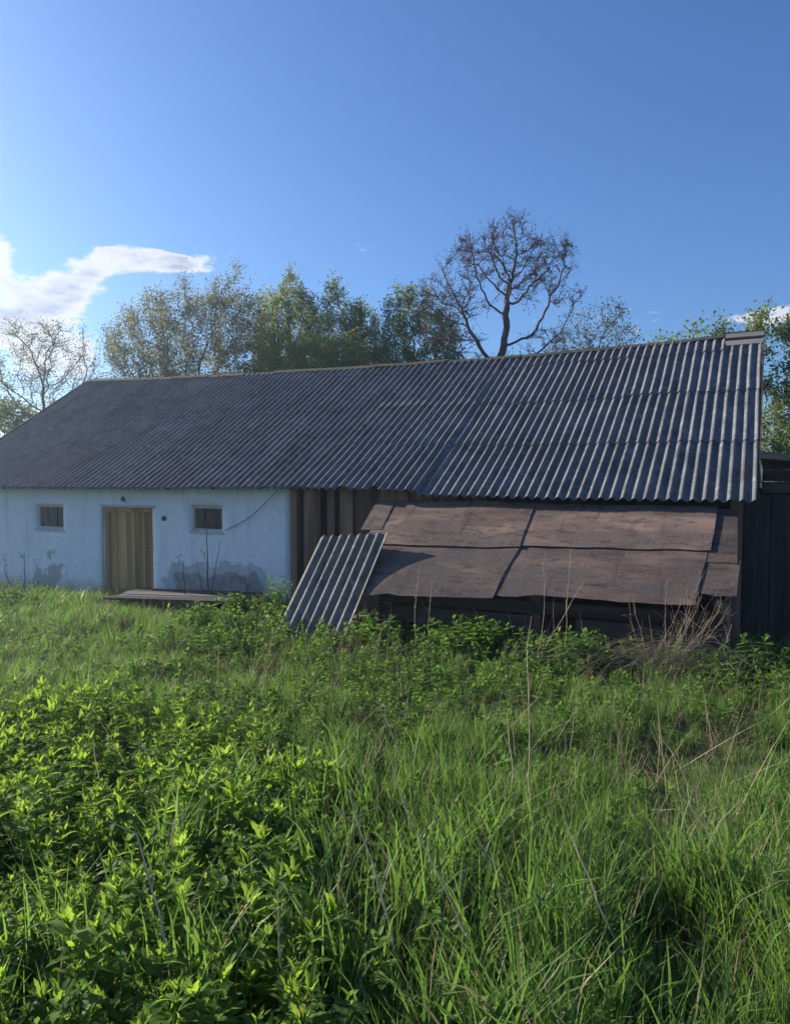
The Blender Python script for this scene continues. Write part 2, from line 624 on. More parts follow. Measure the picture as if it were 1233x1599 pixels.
M['door'] = mat_wood('ochre_door_boards', (0.46, 0.262, 0.110), (0.70, 0.425, 0.185), (14, 14, 0.8), tone=0.0, vary=(0.88, 1.1))
M['frame'] = mat_plain('chipped_white_paint', (0.40, 0.39, 0.36), (0.62, 0.61, 0.58), 14.0)
M['glass'] = mat_plain('dusty_glass', (0.020, 0.022, 0.026), (0.085, 0.088, 0.092), 6.0, 0.18, 0.5, 0.05)
M['felt'] = mat_felt('rusty_roofing', (0.068, 0.046, 0.037), (0.150, 0.098, 0.078), (0.245, 0.168, 0.133), (0.080, 0.066, 0.060), 0.0)
M['felt_dark'] = mat_felt('dark_roofing', (0.046, 0.035, 0.031), (0.092, 0.063, 0.052), (0.155, 0.105, 0.085), (0.050, 0.046, 0.047), 0.6)  # darker, greyer variant for the lower row and the narrow end strips
M['metal'] = mat_plain('rusty_iron', (0.05, 0.035, 0.03), (0.14, 0.085, 0.06), 20.0, 0.6, 0.4)
M['cable'] = mat_plain('black_cable', (0.015, 0.015, 0.016), (0.03, 0.03, 0.03), 20.0, 0.5)
M['ground'] = mat_ground()
M['bark'] = mat_plain('grey_bark', (0.050, 0.042, 0.036), (0.125, 0.105, 0.088), 10.0, 0.9, 0.15, 0.8)
M['bark_red'] = mat_plain('plum_bark', (0.058, 0.042, 0.040), (0.135, 0.098, 0.088), 10.0, 0.9, 0.15, 0.8)
M['brush'] = mat_plain('dead_brush', (0.18, 0.14, 0.10), (0.36, 0.29, 0.21), 12.0, 0.85, 0.15, 0.0)
M['twig'] = mat_stem('dry_stem', (0.45, 0.37, 0.26), (0.70, 0.60, 0.45))
M['sapling'] = mat_plain('sapling_bark', (0.085, 0.062, 0.05), (0.17, 0.125, 0.10), 12.0, 0.8, 0.2, 0.0)
M['grass'] = mat_leaf('meadow_grass_blade', (0.050, 0.112, 0.030), (0.118, 0.205, 0.048), (0.235, 0.42, 0.068), (0.25, 0.21, 0.125))
M['nettle'] = mat_leaf('herb_leaf', (0.060, 0.130, 0.030), (0.150, 0.255, 0.040), (0.38, 0.57, 0.06), (0.33, 0.29, 0.06), 0.7, 0.5)
M['weed'] = mat_leaf('low_weed_leaf', (0.048, 0.108, 0.028), (0.118, 0.205, 0.042), (0.23, 0.41, 0.055), (0.30, 0.26, 0.07), 0.55)
M['straw'] = mat_leaf('dead_grass_blade', (0.17, 0.135, 0.09), (0.38, 0.31, 0.21), (0.32, 0.25, 0.15), None, 0.7, 0.3)
M['shrub'] = mat_leaf('shrub_leaf', (0.050, 0.115, 0.020), (0.125, 0.225, 0.032), (0.27, 0.46, 0.04), None, 0.4, 0.42, 'OBJECT')
M['tree_grey'] = mat_leaf('blossoming_leaf', (0.11, 0.125, 0.075), (0.33, 0.33, 0.25), (0.34, 0.36, 0.18), None, 0.5, 0.35, 'OBJECT')
M['tree_green'] = mat_leaf('spring_leaf', (0.11, 0.155, 0.055), (0.25, 0.30, 0.10), (0.42, 0.50, 0.12), None, 0.5, 0.38, 'OBJECT')
M['tree_deep'] = mat_leaf('deep_green_leaf', (0.080, 0.125, 0.052), (0.18, 0.235, 0.09), (0.32, 0.42, 0.12), None, 0.5, 0.35, 'OBJECT')
M['bud'] = mat_leaf('brown_bud', (0.075, 0.052, 0.045), (0.15, 0.105, 0.085), (0.10, 0.07, 0.05), None, 0.7, 0.2, 'OBJECT')

# ------------------------------------------------------------------ ground
def axis(a, b, step, far, growth=1.35):
    c = list(np.arange(a, b + 1e-6, step))
    lo, d = [a], step
    while lo[-1] > -far:
        d *= growth
        lo.append(lo[-1] - d)
    hi, d = [b], step
    while hi[-1] < far:
        d *= growth
        hi.append(hi[-1] + d)
    return np.array(lo[:0:-1] + c + hi[1:])


gx, gy = axis(-12, 8, 0.14, 500), axis(-2, 18, 0.14, 500)
GX, GY = np.meshgrid(gx, gy)
gv = np.stack([GX, GY, height(GX, GY)], -1).reshape(-1, 3)
nx = len(gx)
gi = (np.arange(len(gy) - 1)[:, None] * nx + np.arange(nx - 1)[None, :]).ravel()
gf = np.stack([gi, gi + 1, gi + nx + 1, gi + nx], -1)
tag(link('ground', mesh_np('ground', gv, gf, True), M['ground']), 'sloping soil under the overgrown yard', None, None, 'structure')

# ------------------------------------------------------------------ the barn
RUN = 4.6                                            # eave to ridge, level
EAVE = ([-1, 0, 1.4, 3.2, 4.7, 4.72, 4.9, 7.1, 10.7, 14.3, 18], [1.765, 1.765, 1.768, 1.785, 1.80, 1.84, 1.872, 1.885, 1.85, 1.83, 1.82])
RIDGE = ([-1, 0, 1.4, 3.3, 4.7, 4.72, 6.05, 7.85, 10.1, 13.0, 16.6, 18], [4.655, 4.65, 4.62, 4.56, 4.52, 4.545, 4.535, 4.53, 4.537, 4.57, 4.65, 4.66])


def roof_z(u, t):
    e = np.interp(u, *EAVE)
    r = np.interp(u, *RIDGE)
    sag = -0.035 * np.sin(np.pi * np.clip(t, 0, 1)) * (0.5 + fbm(np.asarray(u) * 0.5, np.asarray(t) * 2 + 3, 41))
    return e + (r - e) * t + sag


barn = empty('barn', (OX, OY, 0), -TH, 'long low barn with white plastered wall and grey corrugated roof', 'barn')
# local x = -u, y = v, z = z


def grid_wall(u0, u1, z0, z1, v, thick, holes, mat, name, parent, step=0.14, amp=0.012, seed=5):
    us = sorted(set([round(x, 4) for h in holes for x in h[:2]] + [u0, u1]))
    zs = sorted(set([round(x, 4) for h in holes for x in h[2:]] + [z0, z1]))
    def fill(a):
        r = []
        for p, q in zip(a[:-1], a[1:]):
            n = max(1, int(round((q - p) / step)))
            r += [p + (q - p) * i / n for i in range(n)]
        return r + [a[-1]]
    us, zs = fill(us), fill(zs)
    A, B = np.meshgrid(np.array(us), np.array(zs), indexing='ij')
    dv = amp * 2 * (fbm(A * 1.3, B * 1.3, seed, 4) - 0.5)
    nz = len(zs)
    front = np.stack([-A, v + dv, B], -1).reshape(-1, 3)
    back = np.stack([-A, np.full_like(A, v + thick), B], -1).reshape(-1, 3)
    nf = len(front)
    def hole(i, j):
        cu, cz = (us[i] + us[i + 1]) / 2, (zs[j] + zs[j + 1]) / 2
        return any(h[0] < cu < h[1] and h[2] < cz < h[3] for h in holes)
    F = []
    ni, nj = len(us) - 1, len(zs) - 1
    solid = [[not hole(i, j) for j in range(nj)] for i in range(ni)]
    for i in range(ni):
        for j in range(nj):
            if not solid[i][j]:
                continue
            a, b, c, d = i * nz + j, (i + 1) * nz + j, (i + 1) * nz + j + 1, i * nz + j + 1
            F.append((a, d, c, b))
            F.append((a + nf, b + nf, c + nf, d + nf))
            for (di, dj, p, q) in ((-1, 0, d, a), (1, 0, b, c), (0, -1, a, b), (0, 1, c, d)):
                ii, jj = i + di, j + dj
                if not (0 <= ii < ni and 0 <= jj < nj) or not solid[ii][jj]:
                    F.append((p, q, q + nf, p + nf))
    return link(name, mesh_np(name, np.concatenate([front, back]), np.array(F), False), mat, parent)


WV = 0.35
DOOR = (10.45, 11.72, -0.36, 1.47)
WIN1 = (12.83, 13.62, 0.98, 1.49)
WIN2 = (8.79, 9.52, 1.06, 1.54)
wall = grid_wall(7.32, 16.25, -0.8, 2.0, WV, 0.35, [DOOR, WIN1, WIN2], M['plaster'], 'front_wall', barn)
wall['label'] = 'whitewashed plaster wall with flaking grey patch beside the door'

# gables, back wall (closed box, seen only from aside)
def gable(u, mat, name):
    mb = MB()
    t = 0.28
    prof = [(WV + 0.02, -0.8), (9.2 - WV, -0.8), (9.2 - WV, 1.98), (RUN, 4.42), (WV + 0.02, 1.90)]
    a = [(-u, p, z) for p, z in prof]
    b = [(-(u - t), p, z) for p, z in prof]
    n = len(prof)
    mb.add(a + b, [tuple(range(n)), tuple(range(2 * n - 1, n - 1, -1))] + [(i, i + n, (i + 1) % n + n, (i + 1) % n) for i in range(n)])
    return mb.build(name, mat, barn)


gable(16.24, M['gable'], 'gable_wall')
gable(0.42, M['old_black'], 'gable_wall')
mb = MB()
mb.box(-16.24, -0.14, 9.2 - WV - 0.25, 9.2 - WV - 0.004, -0.8, 1.95)
mb.build('back_wall', M['gable'], barn)

# upright boards of the timber half
pw = part_empty('plank_wall', barn)
edges = []
u = 7.06
random.seed(21)
while u > 0.2:
    w = random.choice([0.16, 0.19, 0.22, 0.25, 0.28])
    edges.append((max(u - w, 0.16), u))
    u -= w + random.uniform(0.004, 0.016)
for i, (a, b) in enumerate(edges):
    if a < 3.6:
        break
    z1 = 1.96 + random.uniform(-0.05, 0.02)
    z0 = -0.5
    dv = random.uniform(-0.02, 0.035)
    mb = MB()
    if i in (1, 2):
        a += 0.45 * (b - a)                             # half a board is missing beside the corner: a dark slot
    mb.box(-b, -a, 0.36 + dv, 0.392 + dv, z0, z1, 0.006)
    mb.build('plank', M['board_v'], pw)
mb = MB()
mb.box(-3.6, -0.16, 0.45, 0.49, -0.6, 1.92)
mb.build('plank_backing', M['old_black'], pw)
mb = MB()
mb.box(-7.3, -3.5, 0.62, 0.66, -0.6, 1.95)             # dark inner lining behind the gaps
mb.build('inner_lining', M['old_black'], pw)
for uu, wd in ((7.20, 0.13), (0.22, 0.14)):
    mb = MB()
    mb.box(-uu - wd / 2, -uu + wd / 2, 0.27, 0.39, -0.6, 1.88, 0.012)
    mb.build('post', M['board_v'], barn)
# eave beam on top of the walls and rafter ends
mb = MB()
mb.box(-7.30, -0.12, 0.40, 0.50, 1.90, 1.98, 0.004)
mb.build('eave_beam', M['board_h'], barn)
random.seed(4)
for uu in np.arange(0.7, 16.2, 1.02):
    za, zb = float(roof_z(uu, 0.16 / RUN)) - 0.05, float(roof_z(uu, 0.6 / RUN)) - 0.05
    mb = MB()
    mb.hexa([(-uu - .04, .16, za - .06), (-uu + .04, .16, za - .06), (-uu + .04, .6, zb - .06), (-uu - .04, .6, zb - .06),
             (-uu - .04, .16, za), (-uu + .04, .16, za), (-uu + .04, .6, zb), (-uu - .04, .6, zb)])
    mb.build('rafter_end', M['board_h'], barn)

# door: frame and boards
door = part_empty('door', barn)
mb = MB()
for a, b, c, d in ((DOOR[0] + 0.003, DOOR[0] + 0.075, DOOR[2], DOOR[3] - 0.003), (DOOR[1] - 0.085, DOOR[1] - 0.003, DOOR[2], DOOR[3] - 0.003)):
    mb.box(-b, -a, WV + 0.03, WV + 0.16, c, d, 0.003)
mb.box(-DOOR[1] + 0.087, -DOOR[0] - 0.077, WV + 0.03, WV + 0.16, DOOR[3] - 0.085, DOOR[3] - 0.004, 0.003)
mb.build('door_frame', M['door'], door)
a, b = DOOR[0] + 0.085, DOOR[1] - 0.095
wds = [0.20, 0.235, 0.21, 0.22, 0.19]
s = (b - a) / sum(wds)
p = a
for w in wds:
    mb = MB()
    dv = random.uniform(-0.006, 0.006)
    mb.box(-(p + w * s - 0.006), -p, WV + 0.085 + dv, WV + 0.115 + dv, DOOR[2] + random.uniform(0, 0.03), DOOR[3] - 0.09, 0.004)
    mb.build('plank', M['door'], door)
    p += w * s
mb = MB()
mb.box(-b - 0.01, -a + 0.01, WV + 0.118, WV + 0.15, -0.1, 0.0)
mb.build('ledge', M['door'], door)
mb = MB()
mb.box(-b - 0.01, -a + 0.01, WV + 0.118, WV + 0.15, 1.1, 1.2)
mb.build('ledge', M['door'], door)
mb = MB()
mb.tube([(-a - 0.10, WV + 0.08, 0.70), (-a - 0.10, WV + 0.035, 0.70), (-a - 0.10, WV + 0.035, 0.58), (-a - 0.10, WV + 0.08, 0.58)], [0.008] * 4, 6)
mb.build('handle', M['metal'], door)
mb = MB()
mb.box(-DOOR[1] - 0.06, -DOOR[0] + 0.06, WV - 0.035, WV + 0.02, DOOR[3] + 0.004, DOOR[3] + 0.045, 0.006)
mb.build('lintel_board', M['frame'], barn)
mb = MB()
mb.box(-DOOR[1] - 0.055, -DOOR[1] + 0.0, WV - 0.03, WV + 0.02, DOOR[2], DOOR[3] + 0.0, 0.005)
mb.build('door_trim', M['frame'], barn)
# porcelain insulator on a hook above the door
mb = MB()
mb.tube([(-11.12, WV + 0.02, 1.58), (-11.12, WV - 0.05, 1.585), (-11.12, WV - 0.075, 1.615)], [0.009] * 3, 6)
mb.tube([(-11.12, WV - 0.075, 1.595), (-11.12, WV - 0.075, 1.61), (-11.12, WV - 0.075, 1.64), (-11.12, WV - 0.075, 1.675), (-11.12, WV - 0.075, 1.69)], [0.025, 0.042, 0.036, 0.03, 0.004], 10)
mb.build('insulator', M['cable'], barn)
mb = MB()
mb.tube([(-10.16, WV + 0.03, 1.28), (-10.16, WV - 0.02, 1.28), (-10.16, WV - 0.03, 1.28)], [0.05, 0.05, 0.036], 10)
mb.add([(-10.16 + 0.036 * math.cos(q), WV - 0.0302, 1.28 + 0.036 * math.sin(q)) for q in np.linspace(0, 2 * math.pi, 10, endpoint=False)], [tuple(range(10))])
mb.build('junction_box', M['metal'], barn)


def window(h, bars, depth):
    w = part_empty('window', barn)
    u0, u1, z0, z1 = h
    fr = 0.05
    mb = MB()
    v0 = WV + depth
    mb.box(-u1 + 0.003, -u1 + fr, v0, v0 + 0.06, z0 + 0.003, z1 - 0.003, 0.003)
    mb.box(-u0 - fr, -u0 - 0.003, v0, v0 + 0.06, z0 + 0.003, z1 - 0.003, 0.003)
    mb.box(-u1 + fr + 0.001, -u0 - fr - 0.001, v0 + 0.002, v0 + 0.058, z1 - fr, z1 - 0.004, 0.002)
    mb.box(-u1 + fr + 0.001, -u0 - fr - 0.001, v0 + 0.002, v0 + 0.058, z0 + 0.004, z0 + fr, 0.002)
    mb.build('window_frame', M['frame'], w)
    n = len(bars) + 1
    cuts = [u0 + fr] + bars + [u1 - fr]
    for b in bars:
        mb = MB()
        mb.box(-b - 0.014, -b + 0.014, v0 + 0.008, v0 + 0.05, z0 + fr + .001, z1 - fr - .001, 0.002)
        mb.build('glazing_bar', M['board_h'], w)
    for a, b in zip(cuts[:-1], cuts[1:]):
        mb = MB()
        mb.box(-b + 0.012, -a - 0.012, v0 + 0.024, v0 + 0.03, z0 + fr + .001, z1 - fr - .001)
        mb.build('pane', M['glass'], w)
    mb = MB()
    mb.box(-u1 - 0.03, -u0 + 0.03, WV - 0.03, WV + 0.09, z0 - 0.035, z0 - 0.001, 0.006)
    mb.build('window_sill', M['frame'], w)
    mb = MB()
    mb.box(-u1 - 0.01, -u0 + 0.01, WV + 0.30, WV + 0.32, z0 - 0.05, z1 + 0.05)
    mb.build('window_lining', M['old_black'], w)
    return w


window(WIN1, [13.08, 13.36], 0.05)
window(WIN2, [9.0, 9.24], 0.05)

# ---- corrugated roof, every sheet its own piece
LAM, AMP, LROW = 0.15, 0.026, 1.6
SLOPE = math.hypot(RUN, 2.8)


def sheet_mesh(u0, u1, s0, s1, lift0, lift1, du, name, skew=0.0, nseg=6, per=10, chip=None):
    """one corrugated sheet of the front slope between u0..u1 and s0..s1 (metres up the slope)"""
    nu = max(2, int(round((u1 - u0) / LAM * per)))
    us = np.linspace(u0, u1, nu + 1)
    ss = np.linspace(s0, s1, nseg + 1)
    S, Uu = np.meshgrid(ss, us, indexing='ij')
    if chip is not None:
        S = S.copy()
        S[0] += chip(us)
    T = S / SLOPE
    z = roof_z(Uu, T)
    v = RUN * T
    off = AMP * np.cos(2 * np.pi * (Uu + du) / LAM) + lift0 + (lift1 - lift0) * (S - s0) / (s1 - s0)
    nv, nz = -math.sin(math.atan(2.8 / RUN)), math.cos(math.atan(2.8 / RUN))
    uu = Uu + skew * (S - s0) + 0.016 * (fbm(S * 1.1 + 7 * s0, Uu * 0.6 + u0, 51) - 0.5)
    top = np.stack([-uu, v + nv * off, z + nz * off], -1).reshape(-1, 3)
    th = 0.009
    bot = top - np.array([0, nv * th, nz * th])
    n = nu + 1
    m = len(top)
    i = (np.arange(nseg)[:, None] * n + np.arange(nu)[None, :]).ravel()
    F = [np.stack([i, i + n, i + n + 1, i + 1], -1), np.stack([i + m, i + 1 + m, i + n + 1 + m, i + n + m], -1)]
    e = np.arange(nu)
    F.append(np.stack([e, e + 1, e + 1 + m, e + m], -1))
    e2 = e + nseg * n
    F.append(np.stack([e2 + 1, e2, e2 + m, e2 + 1 + m], -1))
    c = np.arange(nseg) * n
    F.append(np.stack([c + n, c, c + m, c + n + m], -1))
    c2 = c + nu
    F.append(np.stack([c2, c2 + n, c2 + n + m, c2 + m], -1))
    return mesh_np(name, np.concatenate([top, bot]), np.concatenate(F), True, crease=50)


roof = part_empty('roof', barn)
random.seed(11)
bounds = []
u = -0.02
while u < 4.6:
    bounds.append((u, min(u + 1.05, 4.73)))
    u += 1.05
bounds[-1] = (bounds[-1][0], 4.74)
if bounds[-1][1] - bounds[-1][0] < 0.4:
    bounds[-2] = (bounds[-2][0], 4.74)
    bounds.pop()
u = 4.70
while u < 16.5:
    bounds.append((u, min(u + 1.05, 16.6)))
    u += 1.05
rows = [(0.0, 1.75), (1.6, 3.35), (3.2, 4.95), (4.8, SLOPE + 0.02)]
for ci, (a, b) in enumerate(bounds):
    left_half = a >= 4.69
    for ri, (s0, s1) in enumerate(rows):
        j = random.uniform(-0.07, 0.07)
        du = 0.0 if not left_half else random.uniform(-0.012, 0.012)
        lift = 0.004 + random.uniform(0, 0.006)
        a2, b2 = a, b + 0.075
        if ci == 0 and ri == 3:
            continue
        st = s0 + (j if ri else random.uniform(-0.012, 0.012))
        en = min(s1 + (j if ri < 3 else 0), SLOPE + 0.02)
        chip = None
        if ri == 0 and 4.6 < a < 6:
            rr = np.random.default_rng(ci * 10 + ri)
            k0 = rr.uniform(a, b)
            chip = lambda us, k0=k0: np.clip(0.12 - np.abs(us - k0) * 0.9, 0, 0.12)
        elif random.random() < 0.45:
            kk, hh, ww = random.choice([a2, b2, random.uniform(a2, b2)]), random.uniform(0.03, 0.11), random.uniform(0.06, 0.16)
            chip = lambda us, kk=kk, hh=hh, ww=ww: hh * np.clip(1 - np.abs(us - kk) / ww, 0, 1) * (0.6 + 0.8 * vnoise(us * 23, us * 0 + kk, 3))
        me = sheet_mesh(a2, b2, st, en, (0.007 if left_half else 0.016) + lift if ri else lift + 0.004, lift - 0.004, du, 'corrugated_sheet', random.uniform(-0.008, 0.008), 6, 10, chip)
        link('corrugated_sheet', me, M['roof'], roof)
# first bay: the top row is gone over the last waves, boards show
me = sheet_mesh(0.60, 1.06, 4.8, SLOPE + 0.02, 0.02, 0.004, 0.0, 'corrugated_sheet')
link('corrugated_sheet', me, M['roof'], roof)
for k_, (s0, s1) in enumerate(((4.98, 5.14), (5.18, 5.36))):
    t0, t1 = s0 / SLOPE, s1 / SLOPE
    z0, z1 = float(roof_z(0.3, t0)) - 0.012 + 0.05 * k_, float(roof_z(0.3, t1)) - 0.0 + 0.05 * k_
    mb = MB()
    mb.hexa([(-0.585, RUN * t0, z0), (0.05, RUN * t0, z0 + .01), (0.05, RUN * t1, z1 + .01), (-0.585, RUN * t1, z1),
             (-0.585, RUN * t0 - .012, z0 + .03), (0.05, RUN * t0 - .012, z0 + .04), (0.05, RUN * t1 - .012, z1 + .04), (-0.585, RUN * t1 - .012, z1 + .03)])
    mb.build('roof_board', M['board_grey'], roof)
mb = MB()
mb.box(-0.62, 0.06, RUN - 0.05, RUN + 0.03, 4.60, 4.72, 0.006)
mb.build('ridge_board', M['board_grey'], roof)
# verge boards at both ends
for uu in (-0.045, 16.66):
    mb = MB()
    t0, t1 = 0.02, 1.0
    z0, z1 = float(roof_z(uu, t0)), float(roof_z(uu, t1))
    mb.hexa([(-uu - .012, RUN * t0, z0 - .12), (-uu + .012, RUN * t0, z0 - .12), (-uu + .012, RUN * t1, z1 - .12), (-uu - .012, RUN * t1, z1 - .12),
             (-uu - .012, RUN * t0, z0 + .01), (-uu + .012, RUN * t0, z0 + .01), (-uu + .012, RUN * t1, z1 + .03), (-uu - .012, RUN * t1, z1 + .03)])
    mb.build('verge_board', M['board_h'], roof)
# ridge caps: short, uneven, mossy
random.seed(8)
u = 0.62
while u < 16.6:
    L = random.uniform(0.75, 1.1)
    b = min(u + L, 16.62)
    za, zb = float(np.interp(u, *RIDGE)) + random.uniform(0.022, 0.060), float(np.interp(b, *RIDGE)) + random.uniform(0.022, 0.060)
    mb = MB()
    h = 0.066
    for sgn in (-1, 1):
        p = [(-u, RUN, za), (-b - 0.02, RUN, zb), (-b - 0.02, RUN + sgn * 0.10, zb - h), (-u, RUN + sgn * 0.10, za - h)]
        q = [(x, y, z - 0.014) for x, y, z in p]
        mb.hexa(q + p if sgn > 0 else q[::-1] + p[::-1])
    mb.build('ridge_cap', M['ridge'], roof)
    u = b
# far slope, in one corrugated skin, and roof lining that keeps the loft dark
us = np.linspace(-0.02, 16.6, 16 * 7 * 6)
ss = np.linspace(0, 1, 5)
S, Uu = np.meshgrid(ss, us, indexing='ij')
zz = np.interp(Uu, *RIDGE) + (1.75 - np.interp(Uu, *RIDGE)) * S + AMP * np.cos(2 * np.pi * Uu / LAM)
vv = RUN + S * (RUN - 0.0)
pts = np.stack([-Uu, vv, zz], -1).reshape(-1, 3)
n = len(us)
i = (np.arange(4)[:, None] * n + np.arange(n - 1)[None, :]).ravel()
link('far_roof_slope', mesh_np('far_roof_slope', pts, np.stack([i, i + n, i + n + 1, i + 1], -1), True), M['roof'], roof)
mb = MB()
for ua, ub in ((0.1, 4.7), (4.71, 16.5)):
    mb.hexa([(-ub, 0.40, 1.86), (-ua, 0.40, 1.86), (-ua, RUN - .02, 4.38), (-ub, RUN - .02, 4.38), (-ub, 0.40, 1.88), (-ua, 0.40, 1.88), (-ua, RUN - .02, 4.40), (-ub, RUN - .02, 4.40)])
mb.build('roof_lining', M['old_black'], roof)

# loose wire from the window head to the eave
mb = MB()
A, B = (-8.72, WV - 0.03, 1.10), (-7.55, WV - 0.06, 1.84)
pts = [tuple(A[c] + (B[c] - A[c]) * t + (-0.10 * math.sin(math.pi * t) if c == 2 else 0) for c in range(3)) for t in np.linspace(0, 1, 12)]
mb.tube(pts, [0.006] * 12, 5)
mb.build('cable', M['cable'], barn)

# ------------------------------------------------------------------ lean-to of rusty sheets
LT = (2.7, -0.9, -0.15)
lx, ly = to_xy(LT[0], LT[1])
lean = empty('lean_to', (lx, ly, LT[2]), -TH, 'low lean-to with overlapping rusty sheets for a roof, built against the barn', 'lean-to')


def L(u, v, z):
    return (-(u - LT[0]), v - LT[1], z - LT[2])


def lz(v):
    d = np.clip(-1.25 - np.asarray(v, float), 0, 9)
    return 1.609 + 0.51 * v - 0.30 * d * d + 0.0 * d


def flat_sheet(corners, lift, seed, mat='felt', name='roofing_sheet'):
    """corners (u, v): top far, top near, bottom near, bottom far; warped sheet with thickness"""
    a, b, c, d = [np.array(q, float) for q in corners]
    ni, nj = 26, 14
    I, J = np.meshgrid(np.linspace(0, 1, ni + 1), np.linspace(0, 1, nj + 1), indexing='ij')
    q = (a[None, None] * ((1 - I) * (1 - J))[..., None] + b * (I * (1 - J))[..., None] + c * (I * J)[..., None] + d * ((1 - I) * J)[..., None])
    un, vn = q[..., 0], q[..., 1]
    edge = np.minimum(np.minimum(I, 1 - I), np.minimum(J, 1 - J) * 0.7)
    vn = vn + (J > 0.99) * (0.08 if lift < 0.02 else 0.04) * (fbm(un * 3, un * 0 + seed, seed, 4) - 0.5)
    un = un + ((I > 0.99) | (I < 0.01)) * 0.02 * (fbm(vn * 5, vn * 0 + seed, seed + 2) - 0.5)
    w = 0.045 * (fbm(un * 1.1, vn * 1.6, 77, 3) - 0.5) + 0.007 * (fbm(un * 5, vn * 5, seed + 4, 2) - 0.5)
    w = w + np.exp(-edge / 0.05) * 0.006 * (fbm(un * 3, vn * 3, seed + 9) - 0.5)
    zt = lz(vn) + lift + w
    n0 = np.array([0, -0.454, 0.891])
    top = np.stack([-(un - LT[0]), vn - LT[1], zt - LT[2]], -1).reshape(-1, 3)
    bot = top - n0 * 0.003
    n = nj + 1
    m = len(top)
    i = (np.arange(ni)[:, None] * n + np.arange(nj)[None, :]).ravel()
    F = [np.stack([i, i + 1, i + n + 1, i + n], -1), np.stack([i + m, i + n + m, i + n + 1 + m, i + 1 + m], -1)]
    e = np.arange(nj)
    F += [np.stack([e + 1, e, e + m, e + 1 + m], -1), np.stack([e + ni * n, e + 1 + ni * n, e + 1 + ni * n + m, e + ni * n + m], -1)]
    e = np.arange(ni) * n
    F += [np.stack([e, e + n, e + n + m, e + m], -1), np.stack([e + n + nj, e + nj, e + nj + m, e + n + nj + m], -1)]
    return link(name, mesh_np(name, np.concatenate([top, bot]), np.concatenate(F), True, crease=50), M[mat], lean)


# lower row first, upper row lies over it
flat_sheet([(5.12, -0.93), (2.82, -0.86), (2.92, -1.81), (4.70, -1.92)], 0.017, 3, 'felt_dark')
flat_sheet([(2.95, -0.80), (0.50, -0.76), (0.57, -1.73), (3.00, -1.78)], 0.002, 5, 'felt_dark')
flat_sheet([(0.66, -0.98), (0.13, -0.98), (0.15, -1.57), (0.60, -1.60)], -0.012, 8, 'felt_dark')
flat_sheet([(0.52, 0.13), (0.20, 0.13), (0.165, -1.06), (0.62, -1.05)], -0.004, 12, 'felt_dark')
flat_sheet([(5.45, 0.14), (2.91, 0.12), (2.83, -0.97), (5.10, -1.06)], 0.040, 14)
flat_sheet([(2.99, 0.12), (0.44, 0.13), (0.47, -0.84), (2.90, -0.93)], 0.025, 19)
flat_sheet([(5.50, 0.10), (5.18, 0.12), (5.02, -0.70), (5.36, -0.74)], 0.052, 23, 'felt_dark')
# carrying frame
random.seed(31)
for uu in (0.35, 1.4, 2.5, 3.6, 4.6):
    mb = MB()
    mb.hexa([L(uu + .04, -1.62, float(lz(-1.62)) - .14), L(uu - .04, -1.62, float(lz(-1.62)) - .14), L(uu - .04, .16, lz(.16) - .14), L(uu + .04, .16, lz(.16) - .14),
             L(uu + .04, -1.62, float(lz(-1.62)) - .05), L(uu - .04, -1.62, float(lz(-1.62)) - .05), L(uu - .04, .16, lz(.16) - .05), L(uu + .04, .16, lz(.16) - .05)])
    mb.build('rafter', M['board_h'], lean)
for uu in (0.30, 2.45, 4.55):
    mb = MB()
    x, y, z = L(uu, -1.52, 0)
    mb.box(x - .065, x + .065, y - .06, y + .06, -0.4, lz(-1.52) - .15 - LT[2], 0.008)
    mb.build('post', M['board_v'], lean)
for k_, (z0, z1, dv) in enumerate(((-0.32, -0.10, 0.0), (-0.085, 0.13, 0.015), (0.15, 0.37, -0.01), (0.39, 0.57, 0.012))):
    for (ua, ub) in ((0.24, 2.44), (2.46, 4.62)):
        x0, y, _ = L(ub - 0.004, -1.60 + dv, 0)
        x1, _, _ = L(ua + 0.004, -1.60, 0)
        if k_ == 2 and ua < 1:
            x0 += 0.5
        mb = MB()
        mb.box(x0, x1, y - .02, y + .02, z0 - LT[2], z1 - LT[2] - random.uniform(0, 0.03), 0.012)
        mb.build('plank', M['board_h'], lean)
for k_ in range(7):                                        # side boards at the near end
    v0 = -1.5 + 0.22 * k_
    mb = MB()
    x, y, _ = L(0.27, v0, 0)
    mb.box(x - .012, x + .012, y, y + .20, -0.25, lz(v0) - 0.16 - LT[2], 0.006)
    mb.build('side_plank', M['board_v'], lean)
mb = MB()
x0, y0, _ = L(4.55, -1.40, 0)
x1, y1, _ = L(0.4, 0.1, 0)
mb.box(x0, x1, y0, y0 + 0.03, -0.3, 0.62)
mb.build('inner_lining', M['old_black'], lean)

